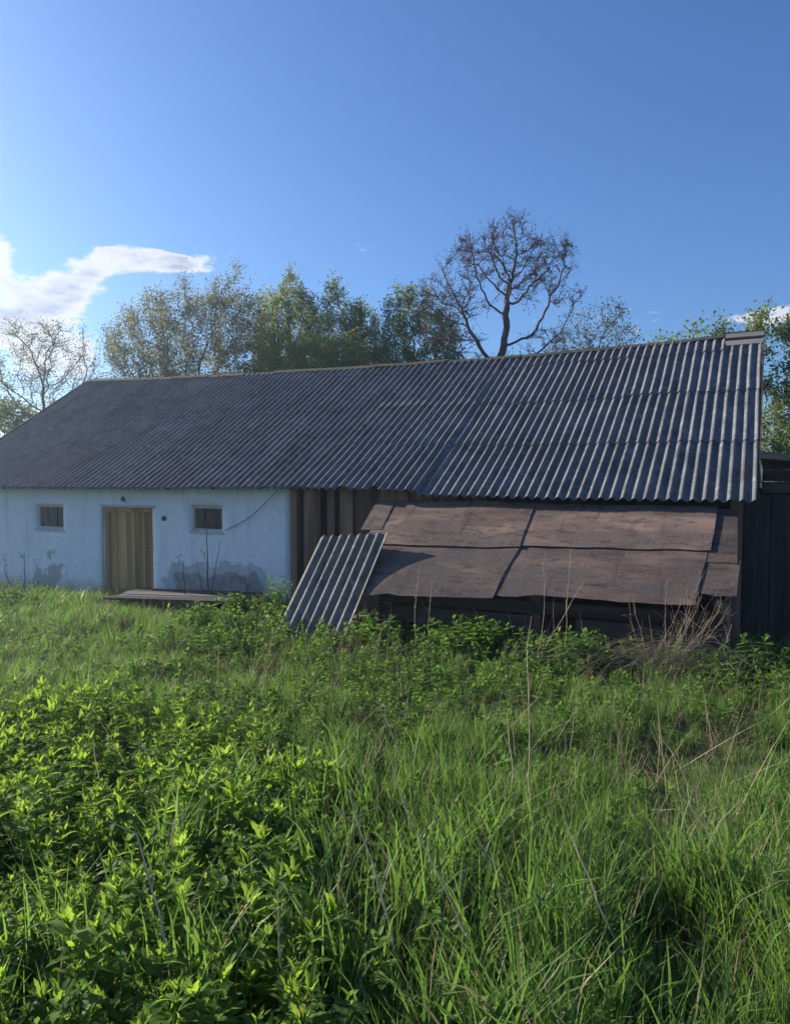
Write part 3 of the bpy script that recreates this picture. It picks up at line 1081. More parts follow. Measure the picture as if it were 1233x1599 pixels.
# ------------------------------------------------------------------ loose corrugated sheet leaning on the lean-to
def leaning_sheet():
    cam_u, cam_v = to_uv(0.0, 0.0)
    f = 0.966
    def pull(u, v, z):
        return np.array([cam_u + (u - cam_u) * f, cam_v + (v - cam_v) * f, 2.15 + (z - 2.15) * f])
    tl, tr, br = pull(6.058, -0.709, 1.166), pull(4.934, -0.789, 1.255), pull(4.925, -2.058, 0.009)
    w = (tl - tr)
    wl = np.linalg.norm(w)
    w /= wl
    tr, br, wl = tr - 0.07 * w, br - 0.07 * w, wl + 0.09
    l = (br - tr)
    l /= np.linalg.norm(l)
    nrm = np.cross(w, l)
    if nrm[2] < 0:
        nrm = -nrm
    Ln = 1.86
    nu, ns = 80, 6
    A, B = np.meshgrid(np.linspace(0, 1, nu + 1), np.linspace(0, 1, ns + 1), indexing='ij')
    off = 0.0235 * np.cos(2 * np.pi * 7.5 * A)
    P = tr + (A * wl)[..., None] * w + (B * Ln)[..., None] * l + off[..., None] * nrm
    base = P[nu // 2, ns]
    def loc(Q):
        d = Q - base
        return np.stack([-d[..., 0], d[..., 1], d[..., 2]], -1).reshape(-1, 3)
    top, bot = loc(P), loc(P - 0.009 * nrm)
    n = ns + 1
    m = len(top)
    i = (np.arange(nu)[:, None] * n + np.arange(ns)[None, :]).ravel()
    F = [np.stack([i, i + 1, i + n + 1, i + n], -1), np.stack([i + m, i + n + m, i + n + 1 + m, i + 1 + m], -1)]
    e = np.arange(ns)
    F += [np.stack([e + 1, e, e + m, e + 1 + m], -1), np.stack([e + nu * n, e + 1 + nu * n, e + 1 + nu * n + m, e + nu * n + m], -1)]
    e = np.arange(nu) * n
    F += [np.stack([e, e + n, e + n + m, e + m], -1), np.stack([e + n + ns, e + ns, e + ns + m, e + n + ns + m], -1)]
    o = link('corrugated_sheet', mesh_np('corrugated_sheet', np.concatenate([top, bot]), np.concatenate(F), True, crease=50), M['sheet'])
    x, y = to_xy(base[0], base[1])
    o.location = (x, y, base[2])
    o.rotation_euler = (0, 0, -TH)
    tag(o, 'loose grey corrugated sheet leaning against the lean-to corner', 'roof sheet')


leaning_sheet()

# scrap boards lying under the lean-to's open corner
random.seed(17)
for k_, (u0, v0, u1, v1, z, lab) in enumerate(((5.05, -1.55, 4.35, -1.75, 0.12, 'short pale scrap board poking out beside the leaning sheet'),
                                              (4.9, -1.85, 4.45, -1.35, 0.03, 'broken dark scrap board lying under the lean-to corner'))):
    a, b = W(u0, v0, z), W(u1, v1, z + 0.12)
    d = (b - a)
    mb = MB()
    sd = Vector((-d.y, d.x, 0)).normalized() * 0.06
    up = Vector((0, 0, 0.022))
    c = (a + b) / 2
    pts = [a - sd - c, b - sd - c, b + sd - c, a + sd - c]
    mb.hexa([tuple(p) for p in pts] + [tuple(p + up) for p in pts])
    o = mb.build('scrap_board', M['grey_h'] if k_ == 0 else M['board_h'])
    o.location = c
    tag(o, lab, 'board')

# ------------------------------------------------------------------ low board platform beside the door
px, py = to_xy(9.05, -0.50)
plat = empty('board_platform', (px, py, -0.35), -TH + R(15), 'low platform of grey boards on the grass before the white wall', 'platform')
random.seed(6)
v = -0.95
for k_ in range(5):
    w = random.uniform(0.17, 0.22)
    mb = MB()
    mb.box(-(10.28 + random.uniform(-.08, .06)) + 9.15, -(7.80 + random.uniform(-.1, .1)) + 9.15, v + .45, v + w + .45, 0.33, 0.368 + random.uniform(-.006, .006), 0.006)
    mb.build('plank', M['board_grey'], plat)
    v += w + 0.012
for uu in (10.0, 8.35):
    mb = MB()
    mb.box(9.15 - uu - .05, 9.15 - uu + .05, -0.42, 0.42, 0.24, 0.326, 0.004)
    mb.build('bearer', M['board_h'], plat)
    for vy in (-0.33, 0.33):
        mb = MB()
        mb.box(9.15 - uu - .05, 9.15 - uu + .05, vy - .05, vy + .05, -0.1, 0.238, 0.004)
        mb.build('leg', M['board_h'], plat)

# ------------------------------------------------------------------ dark plank shed behind the barn's near end
qx, qy = to_xy(-1.6, 1.4)
shed = empty('plank_shed', (qx, qy, -0.2), -TH, 'dark plank shed with sloping grey roof just past the barn corner', 'shed')


def Q(u, v, z):
    return (-(u + 1.6), v - 1.4, z + 0.2)


random.seed(40)
u = 0.13
k_ = 0
while u > -3.2:
    w = random.choice([0.15, 0.18, 0.21])
    mb = MB()
    x1, y, _ = Q(u - w, 0.62, 0)
    x0, _, _ = Q(u, 0.62, 0)
    dv = random.uniform(-0.012, 0.012)
    mb.box(x0, x1 - 0.008, y + dv, y + .03 + dv, -0.3, 1.86 + 0.2 + random.uniform(-.02, .02), 0.004)
    mb.build('plank', M['old_black'], shed)
    u -= w
for z0, z1 in ((1.88, 2.02), (2.035, 2.19)):
    mb = MB()
    x0, y, _ = Q(-0.075, 0.585, 0)
    x1, _, _ = Q(-3.2, 0.58, 0)
    mb.box(x0, x1, y, y + .03, z0 + .2, z1 + .2, 0.008)
    mb.build('cross_board', M['board_h'], shed)
mb = MB()
mb.hexa([Q(-0.075, 0.60, 2.195), Q(-1.45, 0.60, 2.195), Q(-1.45, 0.63, 2.195), Q(-0.075, 0.63, 2.195), Q(-0.075, 0.60, 2.33), Q(-1.45, 0.60, 2.20), Q(-1.45, 0.63, 2.20), Q(-0.075, 0.63, 2.33)])
mb.build('cross_board', M['board_h'], shed)
mb = MB()
mb.hexa([Q(-0.04, 0.25, 2.34), Q(-3.5, 0.25, 1.98), Q(-3.5, 3.4, 1.98), Q(-0.04, 3.4, 2.34), Q(-0.04, 0.25, 2.43), Q(-3.5, 0.25, 2.07), Q(-3.5, 3.4, 2.07), Q(-0.04, 3.4, 2.43)])
mb.build('roof', M['grey_h'], shed)
mb = MB()
x0, y, _ = Q(0.12, 0.70, 0)
x1, _, _ = Q(-3.2, 0.70, 0)
mb.box(x0, x1, y, y + 2.6, -0.3, 2.1)
mb.build('shed_body', M['old_black'], shed)

# ------------------------------------------------------------------ trees
def leaf_quads(pos, size, rs, up=0.3):
    """small folded leaves: 4 vertices, 2 triangles, at positions pos"""
    n = len(pos)
    d = rs.normal(size=(n, 3))
    d[:, 2] += up
    d /= np.linalg.norm(d, axis=1)[:, None]
    r = rs.normal(size=(n, 3))
    s = np.cross(d, r)
    s /= np.linalg.norm(s, axis=1)[:, None] + 1e-9
    nn = np.cross(d, s)
    L = (size * rs.uniform(0.6, 1.35, n))[:, None]
    w = L * 0.32
    a = pos
    b = pos + d * L * 0.5 + s * w + nn * L * 0.12
    c = pos + d * L
    e = pos + d * L * 0.5 - s * w + nn * L * 0.12
    V = np.stack([a, b, c, e], 1).reshape(-1, 3)
    i = np.arange(n) * 4
    F = np.concatenate([np.stack([i, i + 1, i + 2], -1), np.stack([i, i + 2, i + 3], -1)])
    bl = np.repeat(rs.uniform(0, 0.92, n), 4)
    return V, F, bl


def colonize(rs, attr, top, step, di, dk, wob=0.25):
    """branches grow from a short trunk towards points that fill the crown (space colonisation)"""
    nodes, par = [np.array([0.0, 0.0, -0.2])], [-1]
    while nodes[-1][2] < top[2]:
        t = (nodes[-1][2] + 0.2) / (top[2] + 0.2)
        nodes.append(np.array([top[0] * t + rs.normal() * 0.02, top[1] * t + rs.normal() * 0.02, nodes[-1][2] + step]))
        par.append(len(nodes) - 2)
    N = np.array(nodes)
    d = np.linalg.norm(attr[:, None] - N[None], axis=2)
    near, dist = d.argmin(1), d.min(1)
    for it in range(90):
        act = dist < di
        if not act.any():
            break
        v = attr[act] - N[near[act]]
        v /= np.linalg.norm(v, axis=1)[:, None] + 1e-9
        idx, inv = np.unique(near[act], return_inverse=True)
        s = np.zeros((len(idx), 3))
        np.add.at(s, inv, v)
        s /= np.linalg.norm(s, axis=1)[:, None] + 1e-9
        s += rs.normal(size=s.shape) * wob
        s[:, 2] += 0.06
        s /= np.linalg.norm(s, axis=1)[:, None] + 1e-9
        new = N[idx] + s * step
        # drop shoots that would repeat an existing branch
        dd = np.array([np.min(np.sum((N - p) ** 2, 1)) for p in new])
        ok = dd > (0.45 * step) ** 2
        if not ok.any():
            di *= 0.9
            continue
        new, idx = new[ok], idx[ok]
        b = len(N)
        N = np.concatenate([N, new])
        par += idx.tolist()
        d = np.linalg.norm(attr[:, None] - new[None], axis=2)
        m = d.min(1)
        up = m < dist
        near[up] = d.argmin(1)[up] + b
        dist[up] = m[up]
        keep = dist > dk
        attr, near, dist = attr[keep], near[keep], dist[keep]
        if len(attr) == 0:
            break
    return N, np.array(par)


def tree(name, label, base, lobes, natt, seed, bark, leafmat, nleaf, lsize, trunk_top, rtip=0.0065, step=0.2, ntwig=3, twig=0.36, cluster=0.09, shell=0.5, power=0.46, cat='tree', wob=0.3):
    """lobes: ellipsoids (x, y, z, rx, ry, rz) that the crown fills, measured from the foot of the trunk"""
    rs = np.random.default_rng(seed)
    x, y = base
    t = empty(name, (x, y, float(height(x, y)) - 0.05), 0, label, cat, 'trees behind the barn')
    lobes = np.array(lobes, float)
    vol = np.prod(lobes[:, 3:], 1) ** 0.7
    which = rs.choice(len(lobes), natt, p=vol / vol.sum())
    d = rs.normal(size=(natt, 3))
    d /= np.linalg.norm(d, axis=1)[:, None]
    r = rs.random(natt) ** (1 / 3)
    r = np.where(rs.random(natt) < shell, 0.75 + 0.25 * r, r)
    A = lobes[which, :3] + lobes[which, 3:] * d * r[:, None]
    A = A[A[:, 2] > 0.8]
    N, par = colonize(rs, A, np.array(trunk_top, float), step, 6.0, step * 1.3, wob)
    n = len(N)
    tips = np.zeros(n)
    kids = [[] for _ in range(n)]
    for i in range(n - 1, 0, -1):
        kids[par[i]].append(i)
    for i in range(n - 1, -1, -1):
        tips[i] = sum(tips[c] for c in kids[i]) if kids[i] else 1
    rad = rtip * tips ** power
    big, small = [], []
    stack = [0]
    while stack:
        i = stack.pop()
        chain = [par[i], i] if par[i] >= 0 else [i]
        rr = [min(rad[par[i]], rad[i] * 1.15), rad[i]] if par[i] >= 0 else [rad[i] * 1.3]
        while kids[chain[-1]]:
            ks = sorted(kids[chain[-1]], key=lambda c: -tips[c])
            stack += ks[1:]
            chain.append(ks[0])
            rr.append(rad[ks[0]])
        if len(chain) < 2:
            continue
        (big if tips[chain[1]] > 6 else small).append((N[chain], np.array(rr)))
    # fine twigs on the thin wood
    thin = np.where(tips <= 4)[0]
    thin = thin[par[thin] >= 0]
    src, tw = np.repeat(thin, ntwig), []
    dr = N[src] - N[par[src]]
    dr /= np.linalg.norm(dr, axis=1)[:, None] + 1e-9
    dr = dr * 0.7 + rs.normal(size=dr.shape) * 0.55 + np.array([0, 0, 0.25])
    dr /= np.linalg.norm(dr, axis=1)[:, None]
    ln = twig * rs.uniform(0.4, 1.2, len(src))
    p0 = N[par[src]] + (N[src] - N[par[src]]) * rs.random(len(src))[:, None]
    bend = rs.normal(size=dr.shape) * 0.14
    p1 = p0 + dr * (ln * 0.5)[:, None]
    p2 = p1 + (dr + bend) * (ln * 0.5)[:, None]
    for a, b_, c in zip(p0, p1, p2):
        tw.append((np.array([a, b_, c]), np.array([rtip * 0.6, rtip * 0.5, rtip * 0.35])))
    V1, F1 = tube_np(big, 7)
    V2, F2 = tube_np(small, 4)
    V3, F3 = tube_np(tw, 3)
    o2 = len(V1)
    o3 = o2 + len(V2)
    link('trunk', mesh_np('trunk', np.concatenate([V1, V2, V3]), np.concatenate([F1, F2 + o2, F3 + o3]), True), M[bark], t)
    j = rs.integers(0, len(tw), nleaf)
    f = rs.random(nleaf)[:, None]
    P = np.where(f < 0.5, p0[j] + (p1[j] - p0[j]) * f * 2, p1[j] + (p2[j] - p1[j]) * (f * 2 - 1))
    P = P + rs.normal(size=P.shape) * cluster
    V, F, bl = leaf_quads(P, lsize, rs)
    link('crown', mesh_np('crown', V, F, False, {'bl': bl}), M[leafmat], t)
    return t


tree('leafy_tree', 'broad old tree with grey green leaves behind the far roof end', (-6.3, 24.0),
     [(0, 0, 6.3, 2.65, 1.9, 1.9), (-0.7, 0, 5.2, 2.1, 1.5, 1.4), (1.3, 0, 7.35, 1.2, 1.1, 1.1), (1.55, 0, 8.7, 0.14, 0.14, 0.7), (-0.15, 0.1, 8.2, 0.22, 0.2, 0.6), (-1.4, 0, 7.3, 0.6, 0.5, 0.6), (0.6, 0, 8.2, 0.3, 0.3, 0.5)],
     900, 3, 'bark', 'tree_grey', 42000, 0.066, (0, 0, 2.2), ntwig=4, cluster=0.11)
tree('leafy_tree', 'slender green tree beside the broad grey tree above the ridge', (-3.53, 25.5),
     [(0, 0, 6.9, 1.15, 1.1, 1.8), (0.05, 0, 8.8, 0.28, 0.28, 0.6), (-0.7, 0, 8.0, 0.3, 0.3, 0.5), (0.6, 0, 7.9, 0.35, 0.3, 0.5)],
     520, 5, 'bark', 'tree_green', 19000, 0.07, (0, 0, 2.6))
tree('leafy_tree', 'green tree with two tufted tops, between the slender and the deep green tree', (-1.58, 25.0),
     [(0, 0, 6.3, 1.1, 1.0, 1.8), (-0.4, 0, 8.2, 0.38, 0.35, 0.75), (0.6, 0, 7.4, 0.5, 0.45, 0.65)],
     520, 8, 'bark', 'tree_green', 19000, 0.07, (0, 0, 2.6))
tree('leafy_tree', 'deep green tree just left of the bare brown tree', (0.68, 24.0),
     [(0, 0, 6.1, 1.35, 1.2, 1.7), (-0.8, 0, 7.4, 0.35, 0.35, 0.8), (0.0, 0, 7.75, 0.5, 0.45, 0.5), (0.85, 0, 7.0, 0.5, 0.4, 0.6)],
     560, 12, 'bark', 'tree_deep', 21000, 0.07, (0, 0, 2.4))
tree('leafy_tree', 'low yellow green tree filling the gap just above the mid ridge', (-2.3, 23.2),
     [(0, 0, 5.3, 2.7, 1.2, 1.3), (-1.4, 0, 6.1, 0.8, 0.6, 0.6), (0.9, 0, 6.2, 0.8, 0.5, 0.6)],
     640, 14, 'bark', 'tree_green', 26000, 0.07, (0, 0, 2.2))
tree('bare_tree', 'tall bare brown tree with dark forked trunk above the ridge', (2.97, 22.0),
     [(-1.35, 0.1, 7.25, 1.05, 0.8, 0.55), (-2.0, 0, 7.75, 0.4, 0.4, 0.3), (-0.55, 0, 8.45, 0.95, 0.9, 0.8), (0.25, 0.1, 9.3, 0.75, 0.7, 0.5), (1.2, 0, 8.3, 0.95, 0.9, 0.8),
      (1.75, 0.1, 8.85, 0.55, 0.5, 0.35), (0.45, -0.2, 7.75, 0.8, 0.8, 0.6), (1.85, 0, 7.45, 0.65, 0.5, 0.35), (-1.3, 0, 6.2, 0.9, 0.6, 0.4), (1.3, 0, 6.2, 0.9, 0.5, 0.4), (-0.6, 0, 5.6, 0.7, 0.5, 0.3), (0.6, 0, 5.6, 0.6, 0.5, 0.3)],
     860, 35, 'bark_red', 'bud', 13000, 0.042, (-0.1, 0, 4.7), rtip=0.0078, step=0.18, ntwig=5, twig=0.42, cluster=0.02, shell=0.1, power=0.56, wob=0.22)
tree('leafy_tree', 'thin pale sparse tree right of the bare brown tree', (5.4, 20.6),
     [(0, 0, 5.9, 1.05, 0.9, 0.95), (-0.6, 0, 5.4, 0.9, 0.7, 0.7), (0.5, 0, 6.6, 0.3, 0.3, 0.5)],
     200, 31, 'bark', 'tree_grey', 3000, 0.062, (0, 0, 2.8), ntwig=3)
tree('leafy_tree', 'young green tree showing only its shoots above the near ridge end', (6.75, 17.6),
     [(0, 0, 4.9, 0.95, 0.8, 0.55), (0.0, 0, 5.5, 0.22, 0.2, 0.45), (0.6, 0, 5.45, 0.3, 0.25, 0.45), (-0.7, 0, 5.2, 0.22, 0.2, 0.3)],
     220, 36, 'bark', 'tree_deep', 3600, 0.075, (0, 0, 2.2))
tree('leafy_tree', 'leafy green tree rising past the near end of the barn', (8.75, 16.8),
     [(0, 0, 3.6, 0.95, 0.9, 1.3), (-0.8, 0, 5.4, 0.45, 0.4, 0.55), (-0.1, 0, 5.4, 0.55, 0.5, 0.5), (0.5, 0, 4.6, 0.8, 0.6, 0.9), (0.3, 0, 2.4, 1.0, 0.8, 0.9)],
     520, 38, 'bark', 'tree_deep', 15000, 0.08, (0, 0, 1.4))
tree('spindly_tree', 'spindly nearly leafless tree against the clouds past the far gable', (-11.35, 25.0),
     [(0, 0, 5.8, 1.9, 1.4, 1.7), (-0.9, 0, 7.2, 0.25, 0.2, 0.6), (0.3, 0, 7.2, 0.25, 0.2, 0.6), (1.2, 0, 7.0, 0.25, 0.2, 0.7)],
     420, 44, 'bark', 'tree_grey', 5600, 0.06, (0, 0, 1.6), rtip=0.008, ntwig=3, twig=0.42)
tree('leafy_bush', 'leafy green bush low behind the far gable', (-12.9, 25.5),
     [(0, 0, 3.6, 1.5, 1.2, 1.5), (-1.0, 0, 2.6, 1.5, 1.2, 1.4)],
     420, 47, 'bark', 'tree_deep', 20000, 0.085, (0, 0, 0.8), cat='bush')

# ------------------------------------------------------------------ plants: prototypes for scattering
def blade_mesh(rs, n, Lr, wr, spread, droop, lean, name, mat, sect=5):
    V, F, bl, base = [], [], [], 0
    for _ in range(n):
        Ln, w = rs.uniform(*Lr), rs.uniform(*wr)
        a = rs.uniform(0, 2 * np.pi)
        out = np.array([math.cos(a), math.sin(a), 0])
        p0 = np.array([rs.normal() * spread, rs.normal() * spread, -0.02])
        le, dr = abs(rs.normal() * lean), rs.uniform(*droop)
        t = np.linspace(0, 1, sect)
        ang = le + dr * t ** 1.6
        seg = Ln / (sect - 1)
        pts = [p0]
        for q in ang[:-1]:
            pts.append(pts[-1] + seg * (out * math.sin(q) + np.array([0, 0, math.cos(q)])))
        pts = np.array(pts)
        f = a + np.pi / 2 + rs.normal() * 0.5
        side = np.array([math.cos(f), math.sin(f), 0])
        ww = w * np.array([0.7, 1.0, 0.9, 0.62, 0.0])[:sect] / 2
        l, r = pts[:-1] - side * ww[:-1, None], pts[:-1] + side * ww[:-1, None]
        m = sect - 1
        vs_ = np.concatenate([l, r, pts[-1:]])
        for i in range(m - 1):
            F.append((base + i, base + m + i, base + m + i + 1))
            F.append((base + i, base + m + i + 1, base + i + 1))
        F.append((base + m - 1, base + 2 * m - 1, base + 2 * m))
        V.append(vs_)
        bl += [rs.uniform()] * len(vs_)
        base += len(vs_)
    return mesh_np(name, np.concatenate(V), np.array(F), True, {'bl': bl}, mat)


def leaf_geo(rs, Ln, wd, droop, fold, serr=0.25, nsec=8):
    """toothed lance-shaped leaf along +x, tip bending down; returns verts, tris"""
    t = np.linspace(0, 1, nsec)
    w = wd * np.sin(np.pi * np.clip(t * 0.93 + 0.06, 0, 1)) ** 0.75 * (1 - 0.35 * t)
    w = w * (1 + serr * ((np.arange(nsec) % 2) * 2 - 1))
    w[0] = 0.004
    w[-1] = 0.0
    ang = -droop * t ** 1.3
    x = np.concatenate([[0], np.cumsum(np.cos(ang[:-1])) * Ln / (nsec - 1)])
    z = np.concatenate([[0], np.cumsum(np.sin(ang[:-1])) * Ln / (nsec - 1)])
    mid = np.stack([x, np.zeros(nsec), z], -1)
    lft = np.stack([x, w, z + w * fold], -1)
    rgt = np.stack([x, -w, z + w * fold], -1)
    V = np.concatenate([mid, lft, rgt])
    F = []
    for i in range(nsec - 1):
        for o in (1, 2):
            a, b = i, i + 1
            c, d = o * nsec + i, o * nsec + i + 1
            F += [(a, b, d), (a, d, c)] if o == 1 else [(a, d, b), (a, c, d)]
    return V, np.array(F)


def rot_zy(V, yaw, pitch, roll=0.0):
    cr_, sr = math.cos(roll), math.sin(roll)
    y, z = V[:, 1] * cr_ - V[:, 2] * sr, V[:, 1] * sr + V[:, 2] * cr_
    x = V[:, 0]
    cp, sp = math.cos(pitch), math.sin(pitch)
    x, z = x * cp - z * sp, x * sp + z * cp
    cy, sy_ = math.cos(yaw), math.sin(yaw)
    return np.stack([x * cy - y * sy_, x * sy_ + y * cy, z], -1)


def herb_mesh(rs, h, nodes, leafL, leafW, name, mat, lobed=0.0, top=5, tilt=(0.1, 0.7), droop=(0.5, 1.2), stemless=False, nsec=8):
    """upright herb: stem, crossed pairs of toothed leaves, a tuft of small upright leaves at the tip"""
    V, F, bl, base = [], [], [], 0
    lx_, ly_ = rs.normal() * 0.12, rs.normal() * 0.12
    stem = np.array([[lx_ * t * t * h, ly_ * t * t * h, t * h - 0.02] for t in np.linspace(0, 1, 5)])
    if not stemless:
        v, f = tube_np([(stem, np.linspace(0.0035, 0.0015, 5))], 3)
        f = np.concatenate([f[:, [0, 1, 2]], f[:, [0, 2, 3]]])
        V.append(v)
        F.append(f)
        bl += [0.35] * len(v)
        base += len(v)

    def put(p, yaw, pitch, Ln, wd, dr):
        nonlocal base
        v, f = leaf_geo(rs, Ln, wd, dr, rs.uniform(0.1, 0.5), 0.25 if nsec > 6 else 0.12, nsec)
        v = rot_zy(v, yaw, pitch, rs.normal() * 0.25) + p
        V.append(v)
        F.append(f + base)
        b = 0.97 if rs.random() < 0.035 else rs.uniform(0, 0.9)
        bl.extend([b] * len(v))
        base += len(v)

    yaw = rs.uniform(0, 6.28)
    for k in range(nodes):
        t = 0.22 + 0.72 * k / max(1, nodes - 1)
        p = np.array([lx_ * t * t * h, ly_ * t * t * h, t * h - 0.02])
        sc = 1.0 - 0.35 * abs(t - 0.55)
        for s_ in (0, math.pi):
            y_ = yaw + s_ + rs.normal() * 0.25
            pt, dr = rs.uniform(*tilt), rs.uniform(*droop)
            Ln = leafL * sc * rs.uniform(0.75, 1.2)
            put(p, y_, pt, Ln, leafW * sc, dr)
            if rs.random() < lobed:
                put(p + np.array([0, 0, 0.002]), y_ + 0.6, pt, Ln * 0.75, leafW * sc * 0.75, dr)
                put(p + np.array([0, 0, 0.001]), y_ - 0.6, pt, Ln * 0.75, leafW * sc * 0.75, dr)
        yaw += math.pi / 2 + rs.normal() * 0.2
    for k in range(top):
        put(stem[-1], rs.uniform(0, 6.28), rs.uniform(0.7, 1.35), leafL * rs.uniform(0.45, 0.8), leafW * 0.6, rs.uniform(0.1, 0.6))
    return mesh_np(name, np.concatenate(V), np.concatenate(F), True, {'bl': bl}, mat)


def scatter(name, label, cat, protos, P, rot, scl, variant, tint):
    """one uncountable cover: prototypes instanced on points"""
    me = bpy.data.meshes.new(name)
    n = len(P)
    me.vertices.add(n)
    me.vertices.foreach_set('co', np.asarray(P, np.float32).ravel())
    for an, ty, key, av in (('rot', 'FLOAT_VECTOR', 'vector', rot), ('scl', 'FLOAT_VECTOR', 'vector', scl), ('tint', 'FLOAT', 'value', tint)):
        a = me.attributes.new(an, ty, 'POINT')
        a.data.foreach_set(key, np.asarray(av, np.float32).ravel())
    a = me.attributes.new('variant', 'INT', 'POINT')
    a.data.foreach_set('value', np.asarray(variant, np.int32))
    o = tag(link(name, me), label, cat, None, 'stuff')
    g = bpy.data.node_groups.new(name + '_scatter', 'GeometryNodeTree')
    g.interface.new_socket('Geometry', in_out='INPUT', socket_type='NodeSocketGeometry')
    g.interface.new_socket('Geometry', in_out='OUTPUT', socket_type='NodeSocketGeometry')
    k = NT(g)
    gi_, go_ = k.n('NodeGroupInput'), k.n('NodeGroupOutput')
    g2i = k.n('GeometryNodeGeometryToInstance')
    for pm in protos:
        po = bpy.data.objects.new(pm.name, pm)
        oi = k.n('GeometryNodeObjectInfo')
        oi.inputs['Object'].default_value = po
        oi.inputs['As Instance'].default_value = False
        k.l(oi.outputs['Geometry'], g2i.inputs[0])
    def named(nm, ty):
        nd = k.n('GeometryNodeInputNamedAttribute', data_type=ty)
        nd.inputs['Name'].default_value = nm
        return nd.outputs['Attribute']
    iop = k.n('GeometryNodeInstanceOnPoints')
    iop.inputs['Pick Instance'].default_value = True
    e2r = k.n('FunctionNodeEulerToRotation')
    k.l(named('rot', 'FLOAT_VECTOR'), e2r.inputs[0])
    k.l(gi_.outputs[0], iop.inputs['Points'])
    k.l(g2i.outputs[0], iop.inputs['Instance'])
    k.l(named('variant', 'INT'), iop.inputs['Instance Index'])
    k.l(e2r.outputs[0], iop.inputs['Rotation'])
    k.l(named('scl', 'FLOAT_VECTOR'), iop.inputs['Scale'])
    k.l(iop.outputs[0], go_.inputs[0])
    md = o.modifiers.new('scatter', 'NODES')
    md.node_group = g
    return o


def spots(dens, ymin, ymax, seed, margin=2.0, xl=-99, xr=99):
    """random points of the visible wedge of the yard; dens(x, y) is plants per square metre"""
    rs = np.random.default_rng(seed)
    out = []
    for y0 in np.arange(ymin, ymax, 0.5):
        xa, xb = max(-0.53 * (y0 + 0.5) - margin, xl), min(0.53 * (y0 + 0.5) + margin, xr)
        dm = 260
        n = rs.poisson(dm * 0.5 * (xb - xa))
        x = rs.uniform(xa, xb, n)
        y = rs.uniform(y0, y0 + 0.5, n)
        keep = rs.random(n) * dm < dens(x, y)
        out.append(np.stack([x[keep], y[keep]], -1))
    p = np.concatenate(out)
    u, v = to_uv(p[:, 0], p[:, 1])
    ok = ~((v > 0.25) & (u > -4) & (u < 17))
    ok &= ~((v > -1.62) & (u > 0.1) & (u < 4.9))
    ok &= ~((v > -0.9) & (v < 0.3) & (u > 8.1) & (u < 10.2) & (rs.random(len(p)) < 0.8))
    p = p[ok]
    return np.stack([p[:, 0], p[:, 1], height(p[:, 0], p[:, 1])], -1), rs


def nettle_zone(x, y):
    """1 inside the bed of broad-leaved herbs on the near side of the yard"""
    edge = x + 0.16 * y - 0.10 + 0.7 * (fbm(x * 0.9 + 5, y * 0.9, 61) - 0.5)
    far = y - 5.7 + 1.6 * (fbm(x * 0.7, y * 0.7 + 9, 63) - 0.5)
    return np.clip(0.6 - edge * 3.2, 0, 1) * np.clip(0.5 - far * 0.9, 0, 1)


def patch(x, y, s, seed, lo=0.42, hi=0.62):
    return np.clip((fbm(np.asarray(x) * s, np.asarray(y) * s, seed, 3) - lo) / (hi - lo), 0, 1)


rs0 = np.random.default_rng(99)
grass_p = [blade_mesh(rs0, 42, (0.16, 0.42), (0.003, 0.0068), 0.06, (0.1, 1.2), 0.20, 'grass_tuft', M['grass']) for _ in range(6)]
grass_p += [blade_mesh(rs0, 30, (0.26, 0.52), (0.006, 0.0125), 0.05, (0.3, 1.8), 0.16, 'grass_tuft', M['grass']) for _ in range(2)]


def d_grass(x, y):
    d = np.interp(y, [1.2, 3, 6, 10, 15], [150, 130, 85, 60, 48])
    return d * (1 - np.where(y < 4.2, 0.93, 0.85) * np.clip(1.25 * nettle_zone(x, y), 0, 1)) * (0.30 + 0.70 * patch(x, y, 1.1, 71, 0.36, 0.56) + 0.25 * (y > 5.5)) * (0.5 + 0.7 * patch(x, y, 2.4, 73, 0.38, 0.56))


P, rs = spots(d_grass, 1.15, 16.5, 1)
n = len(P)
tall = 0.42 + 0.62 * patch(P[:, 0], P[:, 1], 0.55, 75, 0.36, 0.66) + 0.50 * patch(P[:, 0], P[:, 1], 1.9, 77, 0.40, 0.68) + 0.10 * (P[:, 0] > 0.3) * (P[:, 1] < 4)
tall *= np.interp(P[:, 1], [1.2, 3.5, 6, 15], [0.95, 0.85, 0.66, 0.60])
sz = tall * rs.uniform(0.75, 1.25, n)
rot = np.stack([rs.normal(size=n) * 0.10, rs.normal(size=n) * 0.10, rs.uniform(0, 6.28, n)], -1)
tint = np.clip(patch(P[:, 0], P[:, 1], 0.6, 81, 0.3, 0.7) * 0.7 + rs.uniform(-0.1, 0.4, n), 0, 1)
wide = np.interp(P[:, 1], [1, 6, 15], [1.0, 1.15, 1.5])
scatter('meadow_grass', 'long green grass growing all over the yard', 'grass', grass_p, P, rot, np.stack([sz * wide, sz * wide, sz], -1), rs.integers(0, 8, n), tint)

